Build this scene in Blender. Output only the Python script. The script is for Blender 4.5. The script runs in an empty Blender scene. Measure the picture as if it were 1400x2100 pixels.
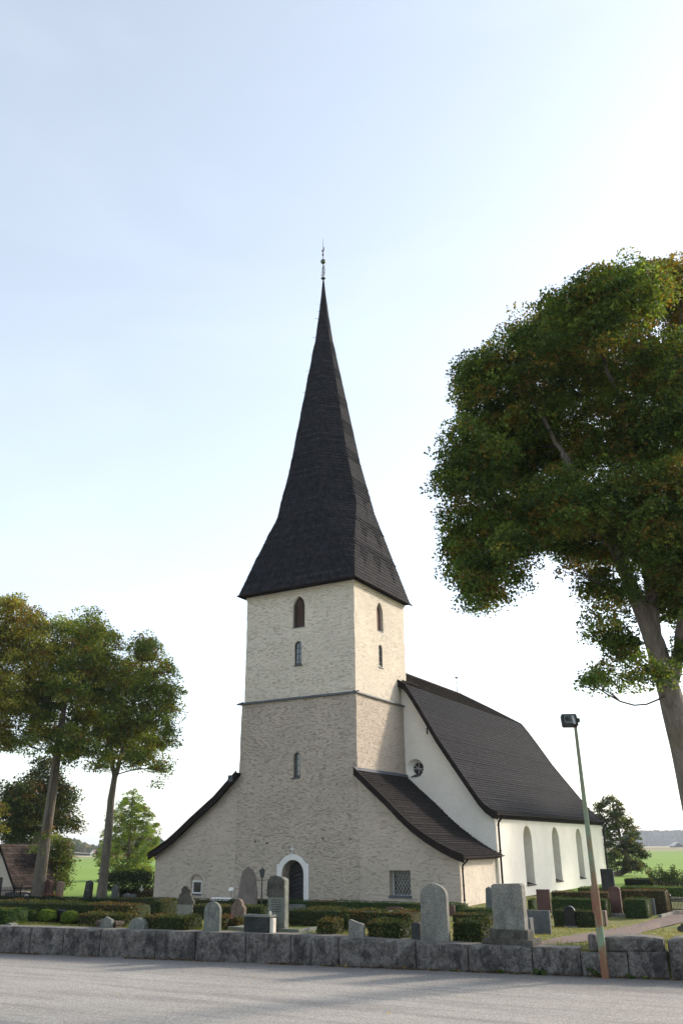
import bpy, bmesh, math, random
import numpy as np
from mathutils import Vector, noise
from mathutils.geometry import tessellate_polygon

# ------------------------------------------------------------------ camera, sky, sun, exposure
S = bpy.context.scene
COL = S.collection
F_PX, PITCH, ROLL, YAW = 1752.09, .3755, -.0121, -.5118
CAM = np.array([28.297, -44.648, 2.837])
fw = np.array([math.sin(YAW)*math.cos(PITCH), math.cos(YAW)*math.cos(PITCH), math.sin(PITCH)])
rt0 = np.array([math.cos(YAW), -math.sin(YAW), 0.0]); up0 = np.cross(rt0, fw)
rt = rt0*math.cos(ROLL) + up0*math.sin(ROLL); up = -rt0*math.sin(ROLL) + up0*math.cos(ROLL)
cd = bpy.data.cameras.new('camera'); cam = bpy.data.objects.new('camera', cd); COL.objects.link(cam)
cd.sensor_fit = 'VERTICAL'; cd.sensor_height = 36.0; cd.lens = F_PX/2100*36
cd.clip_start = .1; cd.clip_end = 9000
from mathutils import Matrix
cam.matrix_world = Matrix(((rt[0], up[0], -fw[0], CAM[0]), (rt[1], up[1], -fw[1], CAM[1]), (rt[2], up[2], -fw[2], CAM[2]), (0, 0, 0, 1)))
S.camera = cam
S.view_settings.view_transform = 'Standard'; S.view_settings.look = 'None'
S.view_settings.exposure = 1.2; S.view_settings.gamma = 1.0; S.view_settings.use_curve_mapping = False
SUN_DIR = Vector((1.0, 1.5, .82)).normalized()
elev = math.asin(SUN_DIR.z); azim = math.atan2(SUN_DIR.x, SUN_DIR.y)
W = bpy.data.worlds.new('World'); S.world = W; W.use_nodes = True
wn = W.node_tree.nodes; wl = W.node_tree.links; wn.clear()
sky = wn.new('ShaderNodeTexSky'); sky.sky_type = 'NISHITA'; sky.sun_disc = False
sky.sun_elevation = elev; sky.sun_rotation = azim
sky.altitude = 0; sky.air_density = 1.0; sky.dust_density = 1.2; sky.ozone_density = 1.0
bg = wn.new('ShaderNodeBackground'); bg.inputs['Strength'].default_value = .15
wo = wn.new('ShaderNodeOutputWorld')
wtc = wn.new('ShaderNodeTexCoord'); wmp = wn.new('ShaderNodeMapping'); wmp.inputs['Scale'].default_value = (1.2, 1.2, 4.0)
wnz = wn.new('ShaderNodeTexNoise'); wnz.inputs['Scale'].default_value = 2.2; wnz.inputs['Detail'].default_value = 7; wnz.inputs['Distortion'].default_value = .6
wcr = wn.new('ShaderNodeValToRGB'); wcr.color_ramp.elements[0].position = .46; wcr.color_ramp.elements[0].color = (0, 0, 0, 1)
wcr.color_ramp.elements[1].position = .85; wcr.color_ramp.elements[1].color = (.24, .24, .24, 1)
whs = wn.new('ShaderNodeHueSaturation'); whs.inputs['Saturation'].default_value = .62; whs.inputs['Value'].default_value = .80
wmx = wn.new('ShaderNodeMixRGB'); wmx.blend_type = 'ADD'; wmx.inputs['Color2'].default_value = (.9, .9, .95, 1)
wl.new(wtc.outputs['Generated'], wmp.inputs['Vector']); wl.new(wmp.outputs['Vector'], wnz.inputs['Vector'])
wl.new(wnz.outputs['Fac'], wcr.inputs['Fac']); wl.new(sky.outputs['Color'], whs.inputs['Color'])
wvl = wn.new('ShaderNodeMixRGB'); wvl.blend_type = 'ADD'; wvl.inputs['Fac'].default_value = 1.0; wvl.inputs['Color2'].default_value = (.61, .67, .69, 1)
wl.new(whs.outputs['Color'], wvl.inputs['Color1']); wl.new(wvl.outputs['Color'], wmx.inputs['Color1']); wl.new(wcr.outputs['Color'], wmx.inputs['Fac'])
wl.new(wmx.outputs['Color'], bg.inputs['Color']); wl.new(bg.outputs['Background'], wo.inputs['Surface'])
sd = bpy.data.lights.new('sun', 'SUN'); sd.energy = 2.3; sd.angle = math.radians(6); sd.color = (1.0, .86, .71)
sun = bpy.data.objects.new('sun', sd); COL.objects.link(sun)
sun.rotation_euler = (-SUN_DIR).to_track_quat('-Z', 'Y').to_euler(); sun.location = (60, 90, 60)

# ------------------------------------------------------------------ helpers
RND = random.Random(7); NR = np.random.default_rng(11)
WA = np.array([6.44, -25.83]); WB = np.array([24.46, -23.56])       # foot of the boundary wall
wd = (WB-WA)/np.linalg.norm(WB-WA); wnrm = np.array([-wd[1], wd[0]])  # along, away from the camera
def wall_top(x):
    return float(np.interp(x, [6, 16, 18.7, 20, 23], [.88, .86, .79, .75, .74]))
def wt(x, y): return float((x-WA[0])*wnrm[0] + (y-WA[1])*wnrm[1])
def wxy(s, t): return (WA[0]+wd[0]*s+wnrm[0]*t, WA[1]+wd[1]*s+wnrm[1]*t)
def gz(x, y):
    t = wt(x, y)
    if t < .25: return .12
    k = min(t/18.0, 1.0); k = k*k*(3-2*k)
    return (wall_top(x)-.05)*(1-k) + .015*math.sin(x*1.1+y*.7)*(1 if t < 60 else 0)
def ray(px, py): return fw + rt*(px-700)/F_PX - up*(py-1050)/F_PX
def plane(px, py, ax, v):
    d = ray(px, py); return CAM + d*((v-CAM[ax])/d[ax])
def ground_at(px, py):
    d = ray(px, py); a = 12.0
    while a < 900:
        P = CAM+d*a
        if P[2] < gz(P[0], P[1]) and wt(P[0], P[1]) > .3: break
        a += .05
    return CAM+d*a
def dist_at(px, py, D):                                              # point at depth D along the view axis
    return CAM + ray(px, py)*D

def wloc(o):
    v = Vector((0, 0, 0))
    while o: v = v + o.location; o = o.parent
    return v
def tag(o, label=None, cat=None, group=None, kind=None):
    if label: o['label'] = label
    if cat: o['category'] = cat
    if group: o['group'] = group
    if kind: o['kind'] = kind
    return o
def empty(name, loc, label, cat, group=None):
    o = bpy.data.objects.new(name, None); COL.objects.link(o); o.location = loc; o.empty_display_size = .2
    return tag(o, label, cat, group)
def link(name, me, parent, origin):
    o = bpy.data.objects.new(name, me); COL.objects.link(o)
    if parent is not None: o.parent = parent
    else: o.location = origin
    return o
class MB:
    def __init__(s): s.v = []; s.f = []; s.c = []; s.uv = None
    def add(s, vs, fs, col=None):
        n = len(s.v); s.v += [tuple(map(float, p)) for p in vs]; s.f += [tuple(i+n for i in q) for q in fs]
        s.c += [col if col else (1, 1, 1)]*len(fs); return s
    def box(s, a, b, col=None):
        x0, y0, z0 = a; x1, y1, z1 = b
        return s.add([(x0,y0,z0),(x1,y0,z0),(x1,y1,z0),(x0,y1,z0),(x0,y0,z1),(x1,y0,z1),(x1,y1,z1),(x0,y1,z1)],
                     [(0,3,2,1),(4,5,6,7),(0,1,5,4),(1,2,6,5),(2,3,7,6),(3,0,4,7)], col)
    def beam(s, p, q, w, h, upv=(0, 0, 1), col=None):                # box along p-q
        p = Vector(p); q = Vector(q); d = (q-p).normalized(); u = Vector(upv); sd_ = d.cross(u)
        if sd_.length < 1e-4: sd_ = d.cross(Vector((1, 0, 0)))
        sd_.normalize(); u = sd_.cross(d).normalized(); vs = []
        for b in (p, q):
            for i, j in ((-1,-1),(1,-1),(1,1),(-1,1)): vs.append(b+sd_*(w/2*i)+u*(h/2*j))
        return s.add(vs, [(0,3,2,1),(4,5,6,7),(0,1,5,4),(1,2,6,5),(2,3,7,6),(3,0,4,7)], col)
    def tube(s, pts, rad, n=10, cap=True, col=None):
        pts = [Vector(p) for p in pts]; m = len(pts)
        if not hasattr(rad, '__len__'): rad = [rad]*m
        vs = []; fs = []; ref = Vector((0, 0, 1))
        t0 = (pts[1]-pts[0]).normalized()
        if abs(t0.dot(ref)) > .9: ref = Vector((1, 0, 0))
        a = t0.cross(ref).normalized()
        for i, p in enumerate(pts):
            t = (pts[min(i+1, m-1)]-pts[max(i-1, 0)]).normalized()
            a = (a - t*a.dot(t)).normalized(); b = t.cross(a)
            for k in range(n):
                an = 2*math.pi*k/n; vs.append(p+(a*math.cos(an)+b*math.sin(an))*rad[i])
        for i in range(m-1):
            for k in range(n): fs.append((i*n+k, i*n+(k+1)%n, (i+1)*n+(k+1)%n, (i+1)*n+k))
        if cap: fs.append(tuple(range(n))[::-1]); fs.append(tuple((m-1)*n+k for k in range(n)))
        return s.add(vs, fs, col)
    def lathe(s, c, prof, n=16, col=None):                           # prof = (r, z)
        vs = []; fs = []
        for r, z in prof:
            for k in range(n):
                an = 2*math.pi*k/n; vs.append((c[0]+r*math.cos(an), c[1]+r*math.sin(an), c[2]+z))
        m = len(prof)
        for i in range(m-1):
            for k in range(n): fs.append((i*n+k, i*n+(k+1)%n, (i+1)*n+(k+1)%n, (i+1)*n+k))
        fs.append(tuple(range(n))[::-1]); fs.append(tuple((m-1)*n+k for k in range(n)))
        return s.add(vs, fs, col)
    def prism(s, outline, mp, d0, d1, holes=(), back=True, reveal=True):
        """outline and holes in 2D; mp(u, v, d) gives 3D; front at d0, back at d1"""
        loops = [outline]+list(holes); flat = [p for l in loops for p in l]
        tris = tessellate_polygon([[Vector((p[0], p[1], 0)) for p in l] for l in loops]); n = len(flat)
        vs = [mp(u, v, d0) for u, v in flat]; fs = [tuple(t) for t in tris]
        if back: vs += [mp(u, v, d1) for u, v in flat]; fs += [tuple(i+n for i in t[::-1]) for t in tris]
        else: vs += [mp(u, v, d1) for u, v in flat]
        if reveal:
            k = 0
            for l in loops:
                m = len(l)
                for i in range(m): a = k+i; b = k+(i+1) % m; fs.append((a, b, b+n, a+n))
                k += m
        return s.add(vs, fs)
    def build(s, name, mat, parent=None, origin=None, smooth=False, bevel=0, fixn=True, rough=None):
        org = wloc(parent) if parent is not None else Vector(origin if origin is not None else (0, 0, 0))
        me = bpy.data.meshes.new(name)
        me.from_pydata([(v[0]-org.x, v[1]-org.y, v[2]-org.z) for v in s.v], [], s.f)
        if any(c != (1, 1, 1) for c in s.c):
            a = me.color_attributes.new('col', 'FLOAT_COLOR', 'CORNER'); arr = np.ones((len(me.loops), 4), np.float32); k = 0
            for f, c in zip(s.f, s.c): arr[k:k+len(f), :3] = c; k += len(f)
            a.data.foreach_set('color', arr.ravel())
        if fixn or bevel:
            bm = bmesh.new(); bm.from_mesh(me)
            if fixn: bmesh.ops.recalc_face_normals(bm, faces=bm.faces)
            if bevel:
                bmesh.ops.remove_doubles(bm, verts=bm.verts, dist=1e-4)
                ed = [e for e in bm.edges if len(e.link_faces) == 2 and e.calc_face_angle(0) > .5]
                bmesh.ops.bevel(bm, geom=ed, offset=bevel, segments=2, affect='EDGES', profile=.6)
            if smooth:
                for e in bm.edges:
                    if len(e.link_faces) != 2 or e.calc_face_angle(0) > .7: e.smooth = False
            bm.to_mesh(me); bm.free()
        if smooth: me.polygons.foreach_set('use_smooth', [True]*len(me.polygons))
        me.materials.append(mat)
        return link(name, me, parent, org)

def leaf_object(name, mat, parent, P, size, colr, origin=None, aspect=.62, flat=0.0, nrm=None, base=None):
    """one mesh of many small pointed leaves; P (n,3), size (n,), colr (n,3)"""
    org = np.array(wloc(parent) if parent is not None else (origin if origin is not None else (0, 0, 0)))
    n = len(P); d = NR.normal(size=(n, 3)); d[:, 2] -= .35
    if nrm is not None: d = d - nrm*np.sum(d*nrm, axis=1)[:, None]*flat
    d /= np.linalg.norm(d, axis=1)[:, None]+1e-9
    w = NR.normal(size=(n, 3))
    if nrm is not None: w = np.cross(nrm, d)*(.4+flat)+w*(1-flat)
    w -= d*np.sum(w*d, axis=1)[:, None]; w /= np.linalg.norm(w, axis=1)[:, None]+1e-9
    s_ = size[:, None]*.5
    fold = np.cross(d, w)*s_*.25
    V = np.stack([P-d*s_, P+w*s_*aspect+fold, P+d*s_, P-w*s_*aspect+fold], axis=1).reshape(-1, 3)-org
    nq = n; faces = np.arange(4*n, dtype=np.int32).reshape(-1, 4)
    cols = np.repeat(colr, 4, axis=0)
    me = bpy.data.meshes.new(name)
    nb = 0
    if base is not None:
        bv = np.array(base[0])-org; bf = np.array(base[1], dtype=np.int32)+len(V)
        V = np.vstack([V, bv]); faces = np.vstack([faces, bf]); cols = np.vstack([cols, np.tile(np.array([base[2]]), (len(bf)*4, 1))])
    me.vertices.add(len(V)); me.vertices.foreach_set('co', V.astype(np.float32).ravel())
    me.loops.add(len(faces)*4); me.loops.foreach_set('vertex_index', faces.ravel())
    me.polygons.add(len(faces)); me.polygons.foreach_set('loop_start', np.arange(0, len(faces)*4, 4, dtype=np.int32))
    me.update(calc_edges=True)
    a = me.color_attributes.new('col', 'FLOAT_COLOR', 'CORNER')
    a.data.foreach_set('color', np.hstack([cols, np.ones((len(cols), 1))]).astype(np.float32).ravel())
    me.materials.append(mat)
    return link(name, me, parent, tuple(org))

# ------------------------------------------------------------------ materials
class NT:
    def __init__(s, name):
        s.m = bpy.data.materials.new(name); s.m.use_nodes = True; s.t = s.m.node_tree; s.n = s.t.nodes; s.l = s.t.links
        s.n.clear(); s.out = s.n.new('ShaderNodeOutputMaterial'); s.b = s.n.new('ShaderNodeBsdfPrincipled')
        s.l.new(s.b.outputs[0], s.out.inputs['Surface']); s.tc = s.n.new('ShaderNodeTexCoord'); s.geo = s.n.new('ShaderNodeNewGeometry')
    def setv(s, sock, val):
        if hasattr(val, 'is_output'): s.l.new(val, sock)
        elif isinstance(val, (tuple, list)) and len(val) == 3 and sock.type == 'RGBA': sock.default_value = (*val, 1)
        else: sock.default_value = val
    def node(s, typ, ins={}, **kw):
        n = s.n.new(typ)
        for k, v in kw.items(): setattr(n, k, v)
        for k, v in ins.items(): s.setv(n.inputs[k], v)
        return n
    def pos(s, scale=(1, 1, 1), loc=(0, 0, 0), rot=(0, 0, 0)):
        return s.node('ShaderNodeMapping', {'Vector': s.geo.outputs['Position'], 'Scale': scale, 'Location': loc, 'Rotation': rot}).outputs[0]
    def noise(s, scale, detail=5, rough=.55, vec=None, dist=0, out='Fac'):
        return s.node('ShaderNodeTexNoise', {'Vector': vec if vec else s.geo.outputs['Position'], 'Scale': scale, 'Detail': detail, 'Roughness': rough, 'Distortion': dist}).outputs[out]
    def ramp(s, fac, stops, interp='LINEAR'):
        r = s.n.new('ShaderNodeValToRGB'); r.color_ramp.interpolation = interp; e = r.color_ramp.elements
        while len(e) < len(stops): e.new(.5)
        for i, (p, c) in enumerate(stops):
            e[i].position = p; e[i].color = (*c, 1) if hasattr(c, '__len__') else (c, c, c, 1)
        s.l.new(fac, r.inputs[0]); return r.outputs[0]
    def mix(s, fac, a, b, mode='MIX'):
        n = s.node('ShaderNodeMixRGB', {'Fac': fac, 'Color1': a, 'Color2': b}, blend_type=mode); return n.outputs[0]
    def math(s, op, a, b=0.0, c=0.0):
        n = s.node('ShaderNodeMath', {0: a, 1: b, 2: c}, operation=op); return n.outputs[0]
    def bump(s, h, strength=.5, dist=.02, normal=None):
        ins = {'Height': h, 'Strength': strength, 'Distance': dist}
        if normal: ins['Normal'] = normal
        return s.node('ShaderNodeBump', ins).outputs[0]
    def fin(s, color=None, rough=None, normal=None, metal=None, spec=None):
        if color is not None: s.setv(s.b.inputs['Base Color'], color)
        if rough is not None: s.setv(s.b.inputs['Roughness'], rough)
        if normal is not None: s.setv(s.b.inputs['Normal'], normal)
        if metal is not None: s.b.inputs['Metallic'].default_value = metal
        s.b.inputs['Specular IOR Level'].default_value = .3 if spec is None else spec
        return s.m

def m_plaster(name, c1, c2, rough_amt=.05, streak=6, crack=.5, dirt=.35):
    t = NT(name)
    wv = t.node('ShaderNodeVectorMath', {0: t.geo.outputs['Position'], 1: t.node('ShaderNodeVectorMath', {0: t.noise(.9, 3, .5, out='Color'), 1: (.3, .3, .08)}, operation='MULTIPLY').outputs[0]}, operation='ADD').outputs[0]
    mp = lambda sc, lo=(0, 0, 0): t.node('ShaderNodeMapping', {'Vector': wv, 'Scale': sc, 'Location': lo}).outputs[0]
    n1 = t.noise(3.6, 6, .6, mp((1, 1, streak)), .08); n2 = t.noise(7, 6, .7, mp((1, 1, streak*.5)), .2); n3 = t.noise(.4, 5, .65); n4 = t.noise(32, 4, .75)
    cr = t.ramp(n1, [(.33, 0.0), (.40, .7), (.46, .95), (1, 1.0)])
    cr2 = t.ramp(t.noise(4.2, 4, .6, mp((.75, .75, streak), (3, 7, 1)), .3), [(.345, 0.0), (.385, 1.0)])
    h = t.math('ADD', t.math('MULTIPLY', cr, .9), t.math('ADD', t.math('MULTIPLY', n2, .75), t.math('ADD', t.math('MULTIPLY', cr2, .6), t.math('MULTIPLY', n4, .35))))
    nb = t.bump(h, 1.0, rough_amt)
    base = t.mix(t.ramp(n3, [(.35, 0.0), (.65, 1.0)]), c1, c2)
    dk = tuple(k*.55 for k in c2)
    base = t.mix(t.math('MULTIPLY', t.math('SUBTRACT', 1.0, cr2), crack), base, dk)
    base = t.mix(t.math('MULTIPLY', t.ramp(n2, [(.36, 1.0), (.5, 0.0)]), dirt), base, dk)
    base = t.mix(.35, base, t.ramp(n4, [(.3, .25), (.7, .75)]), 'OVERLAY')
    return t.fin(base, .9, nb, spec=.15)
M = {}
M['tower_up'] = m_plaster('limewashed_masonry_ivory', (.62, .55, .45), (.55, .49, .405), .032, 7, .26, .2)
M['tower_low'] = m_plaster('limewashed_masonry_grey', (.485, .412, .342), (.415, .355, .298), .046, 7, .38, .25)
M['wing'] = m_plaster('rough_render_wing', (.475, .403, .338), (.41, .352, .296), .030, 3.0, .12, .15)
M['wing_side'] = m_plaster('rough_render_pink', (.56, .50, .42), (.48, .425, .365), .02, 1.0, .3, .4)
def m_simple(name, c1, c2, scale=8, rough=.8, bump=.01, spec=.3, metal=0, detail=5, stretch=(1, 1, 1)):
    t = NT(name); n = t.noise(scale, detail, .6, t.pos(stretch)); n2 = t.noise(scale*5, 4, .7)
    b = t.mix(t.ramp(n, [(.35, 0.0), (.65, 1.0)]), c1, c2); b = t.mix(.3, b, t.ramp(n2, [(.3, .3), (.7, .7)]), 'OVERLAY')
    return t.fin(b, rough, t.bump(t.math('ADD', n, t.math('MULTIPLY', n2, .3)), .6, bump), metal, spec)
M['white'] = m_simple('white_lime_render', (.80, .76, .685), (.74, .70, .63), .8, .9, .006)
M['white_trim'] = m_simple('white_painted_trim', (.66, .65, .62), (.58, .575, .55), 3, .7, .004)
M['tar'] = m_simple('tarred_board', (.010, .008, .008), (.020, .014, .012), 3, .8, .01, spec=.06, stretch=(1, 1, 1))
M['tar_red'] = m_simple('reddish_tarred_board', (.028, .016, .014), (.05, .026, .02), 3, .8, .01, .08)
M['zinc'] = m_simple('weathered_lead', (.04, .05, .065), (.065, .075, .09), 3, .6, .004, .5)
M['bark_dark'] = m_simple('shaded_bark', (.05, .04, .032), (.085, .07, .058), 5, .95, .02, stretch=(1, 1, .3), spec=.1)
M['iron'] = m_simple('black_iron', (.012, .014, .014), (.022, .024, .022), 10, .45, .003, .5)
M['gutter'] = m_simple('dark_gutter_metal', (.018, .017, .018), (.035, .031, .03), 6, .75, .002, .08)
M['brick_old'] = m_simple('old_brick', (.28, .20, .15), (.2, .15, .12), 8, .9, .02)
def m_col(name, rough=.8, base=(1, 1, 1), bump=.006, scale=20, stretch=(1, 1, 1), spec=.3):
    t = NT(name); a = t.node('ShaderNodeVertexColor', layer_name='col').outputs[0]
    n = t.noise(scale, 5, .6, t.pos(stretch)); b = t.mix(1.0, a, base, 'MULTIPLY')
    b = t.mix(.5, b, t.ramp(n, [(.25, .25), (.75, .75)]), 'OVERLAY')
    return t.fin(b, rough, t.bump(n, .6, bump), spec=spec)
M['shingle'] = m_col('tarred_wood_shingles', .8, bump=.012, scale=14, stretch=(1, 1, .4), spec=.07)
M['planks'] = m_col('weathered_planks', .75, bump=.008, scale=14, stretch=(1, 1, .15))
def m_leaf(name, trans=.35, tint=(1, 1, 1), spec=.2):
    t = NT(name); a = t.node('ShaderNodeVertexColor', layer_name='col').outputs[0]
    b = t.mix(1.0, a, tint, 'MULTIPLY'); t.fin(b, .6, spec=spec)
    tr = t.node('ShaderNodeBsdfTranslucent', {'Color': t.mix(1.0, b, (1.5, 1.4, .5), 'MULTIPLY')})
    mx = t.node('ShaderNodeMixShader', {0: trans}); t.l.new(t.b.outputs[0], mx.inputs[1]); t.l.new(tr.outputs[0], mx.inputs[2])
    t.l.new(mx.outputs[0], t.out.inputs['Surface']); return t.m
M['leaf'] = m_leaf('leaves', .42); M['hedge'] = m_leaf('hedge_leaves', .2, spec=.06)
def m_bark(name, c1, c2, moss=.0):
    t = NT(name); n = t.noise(6, 6, .65, t.pos((1, 1, .18)), .4); n2 = t.noise(1.3, 4)
    v = t.node('ShaderNodeTexVoronoi', {'Vector': t.pos((1, 1, .16)), 'Scale': 9.0}, feature='DISTANCE_TO_EDGE').outputs[0]
    h = t.math('ADD', t.ramp(v, [(0, 0.0), (.25, 1.0)]), n)
    b = t.mix(t.ramp(n, [(.3, 0.0), (.7, 1.0)]), c1, c2); b = t.mix(t.math('MULTIPLY', t.ramp(n2, [(.5, 0.0), (.62, 1.0)]), moss), b, (.16, .14, .05))
    return t.fin(b, .9, t.bump(h, .9, .03), spec=.15)
M['bark'] = m_bark('linden_bark', (.10, .08, .062), (.19, .155, .125), .5)
M['bark_grey'] = m_bark('grey_bark', (.12, .105, .09), (.23, .20, .175), .3)
def m_stone(name, c1, c2, speck=.5, lichen=0.0, lcol=(.40, .30, .10), rough=.8, scale=60, bump=.006, stain=.3):
    t = NT(name); n = t.noise(2.2, 5, .6); sp = t.noise(scale, 3, .8); b = t.mix(t.ramp(n, [(.35, 0.0), (.65, 1.0)]), c1, c2)
    b = t.mix(speck, b, t.ramp(sp, [(.32, .12), (.5, .5), (.68, .88)]), 'OVERLAY')
    st = t.noise(3.1, 6, .7, t.pos((1, 1, .5), (5, 3, 2))); b = t.mix(t.math('MULTIPLY', t.ramp(st, [(.5, 0.0), (.66, 1.0)]), stain), b, tuple(k*.35 for k in c1))
    if lichen: b = t.mix(t.math('MULTIPLY', t.ramp(t.noise(7, 6, .7, t.pos((1, 1, 1), (9, 1, 4))), [(.52, 0.0), (.6, 1.0)]), lichen), b, lcol)
    return t.fin(b, rough, t.bump(t.math('ADD', n, t.math('MULTIPLY', sp, .5)), .7, bump), spec=.3)
M['granite'] = m_stone('grey_granite', (.125, .125, .115), (.19, .19, .168), .85, .14, (.30, .24, .10), scale=40, bump=.01, stain=.45)
M['granite_green'] = m_stone('greenish_granite', (0.102, 0.114, 0.102), (0.144, 0.156, 0.138), .5, .3, (.30, .30, .20))
M['granite_blue'] = m_stone('blue_grey_slate', (0.078, 0.087, 0.093), (0.108, 0.117, 0.120), .25, .1)
M['rock_dark'] = m_stone('dark_rough_rock', (.035, .033, .028), (.075, .07, .058), .8, .3, (.14, .14, .11), .9, 35, .03)
M['pink_gneiss'] = m_stone('pinkish_gneiss', (0.128, 0.105, 0.098), (0.173, 0.146, 0.131), .4, .15, (.2, .15, .08))
M['black'] = m_stone('polished_black_granite', (.010, .011, .012), (.018, .019, .02), .2, 0, rough=.22, bump=.001, stain=0)
M['black_speck'] = m_stone('speckled_black_granite', (.012, .014, .014), (.03, .034, .033), .95, .0, rough=.8, scale=40, bump=.004, stain=0)
M['brown_dark'] = m_stone('dark_brown_stone', (.045, .030, .025), (.075, .052, .043), .5, .2, (.12, .11, .08))
M['red_stone'] = m_stone('red_granite', (0.072, 0.033, 0.027), (0.104, 0.049, 0.040), .5, 0, rough=.6, stain=.15)
M['brown_stone'] = m_stone('brown_sandstone', (0.098, 0.065, 0.052), (0.143, 0.104, 0.081), .5, .3, (.24, .24, .2))
M['pale_stone'] = m_stone('pale_limestone', (.45, .43, .38), (.6, .56, .48), .3, .1)
M['sand_stone'] = m_stone('sandstone_slab', (0.231, 0.161, 0.119), (0.294, 0.217, 0.161), .3, .1)
def m_wallblock():
    t = NT('rough_hewn_granite'); n = t.noise(1.4, 6, .65); sp = t.noise(34, 5, .85); md = t.noise(6, 7, .7, None, .6)
    oi = t.node('ShaderNodeObjectInfo').outputs['Random']
    b = t.mix(t.ramp(n, [(.35, 0.0), (.65, 1.0)]), (.088, .081, .076), (.165, .153, .143))
    b = t.mix(t.math('MULTIPLY', oi, .4), b, (.16, .145, .13))
    b = t.mix(.8, b, t.ramp(sp, [(.3, .1), (.5, .5), (.7, .9)]), 'OVERLAY'); b = t.mix(.8, b, t.ramp(t.noise(9, 8, .78, None, .5), [(.34, .08), (.5, .5), (.66, .92)]), 'OVERLAY')
    b = t.mix(t.math('MULTIPLY', t.ramp(t.noise(2.5, 7, .75, t.pos((1, 1, .45), (4, 2, 1)), .5), [(.48, 0.0), (.6, 1.0)]), .75), b, (.022, .020, .022))
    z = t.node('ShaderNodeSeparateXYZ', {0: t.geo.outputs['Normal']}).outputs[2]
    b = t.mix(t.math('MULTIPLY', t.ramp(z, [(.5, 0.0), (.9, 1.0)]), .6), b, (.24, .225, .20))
    b = t.mix(t.math('MULTIPLY', t.ramp(t.noise(14, 5, .8, t.pos((1, 1, 1), (2, 9, 4))), [(.62, 0.0), (.68, 1.0)]), .5), b, (.33, .32, .29))
    return t.fin(b, .92, t.bump(t.math('ADD', md, t.math('ADD', t.math('MULTIPLY', t.noise(17, 7, .75, None, .4), .8), t.math('MULTIPLY', sp, .35))), 1.0, .045), spec=.2)
M['block'] = m_wallblock()
def m_road():
    t = NT('worn_asphalt'); n = t.noise(.5, 5, .6, t.pos((1, 3.2, 1), (0, 0, 0), (0, 0, -.125)), .4); sp = t.noise(60, 3, .85); sp2 = t.noise(150, 2, .9)
    b = t.mix(t.ramp(n, [(.3, 0.0), (.7, 1.0)]), (.285, .266, .238), (.350, .329, .296))
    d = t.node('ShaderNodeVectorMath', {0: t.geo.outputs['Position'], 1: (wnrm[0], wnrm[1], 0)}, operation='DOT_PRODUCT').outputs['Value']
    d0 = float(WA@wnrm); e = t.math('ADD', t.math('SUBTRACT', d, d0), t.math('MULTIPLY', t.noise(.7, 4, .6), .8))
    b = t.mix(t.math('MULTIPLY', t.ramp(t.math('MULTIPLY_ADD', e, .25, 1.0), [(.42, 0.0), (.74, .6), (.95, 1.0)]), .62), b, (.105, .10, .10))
    band = t.ramp(t.noise(.5, 4, .6, t.pos((.35, 4.5, 1), (3, 2, 0), (0, 0, -.125)), .2), [(.50, 0.0), (.60, 1.0)]); b = t.mix(t.math('MULTIPLY', band, .35), b, (.15, .14, .14))
    b = t.mix(.7, b, t.ramp(t.noise(28, 4, .85), [(.35, .15), (.5, .5), (.65, .85)]), 'OVERLAY'); b = t.mix(.5, b, t.ramp(sp, [(.3, .15), (.5, .5), (.7, .85)]), 'OVERLAY'); b = t.mix(.35, b, t.ramp(sp2, [(.3, .2), (.7, .8)]), 'OVERLAY')
    dk = t.ramp(t.noise(22, 2, .5, t.pos((1, 1, 1), (7, 7, 0))), [(.70, 0.0), (.73, 1.0)]); b = t.mix(t.math('MULTIPLY', dk, .6), b, (.06, .055, .05))
    return t.fin(b, .85, t.bump(t.math('ADD', sp, t.math('MULTIPLY', sp2, .6)), .8, .008), spec=.3)
M['road'] = m_road()
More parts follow.
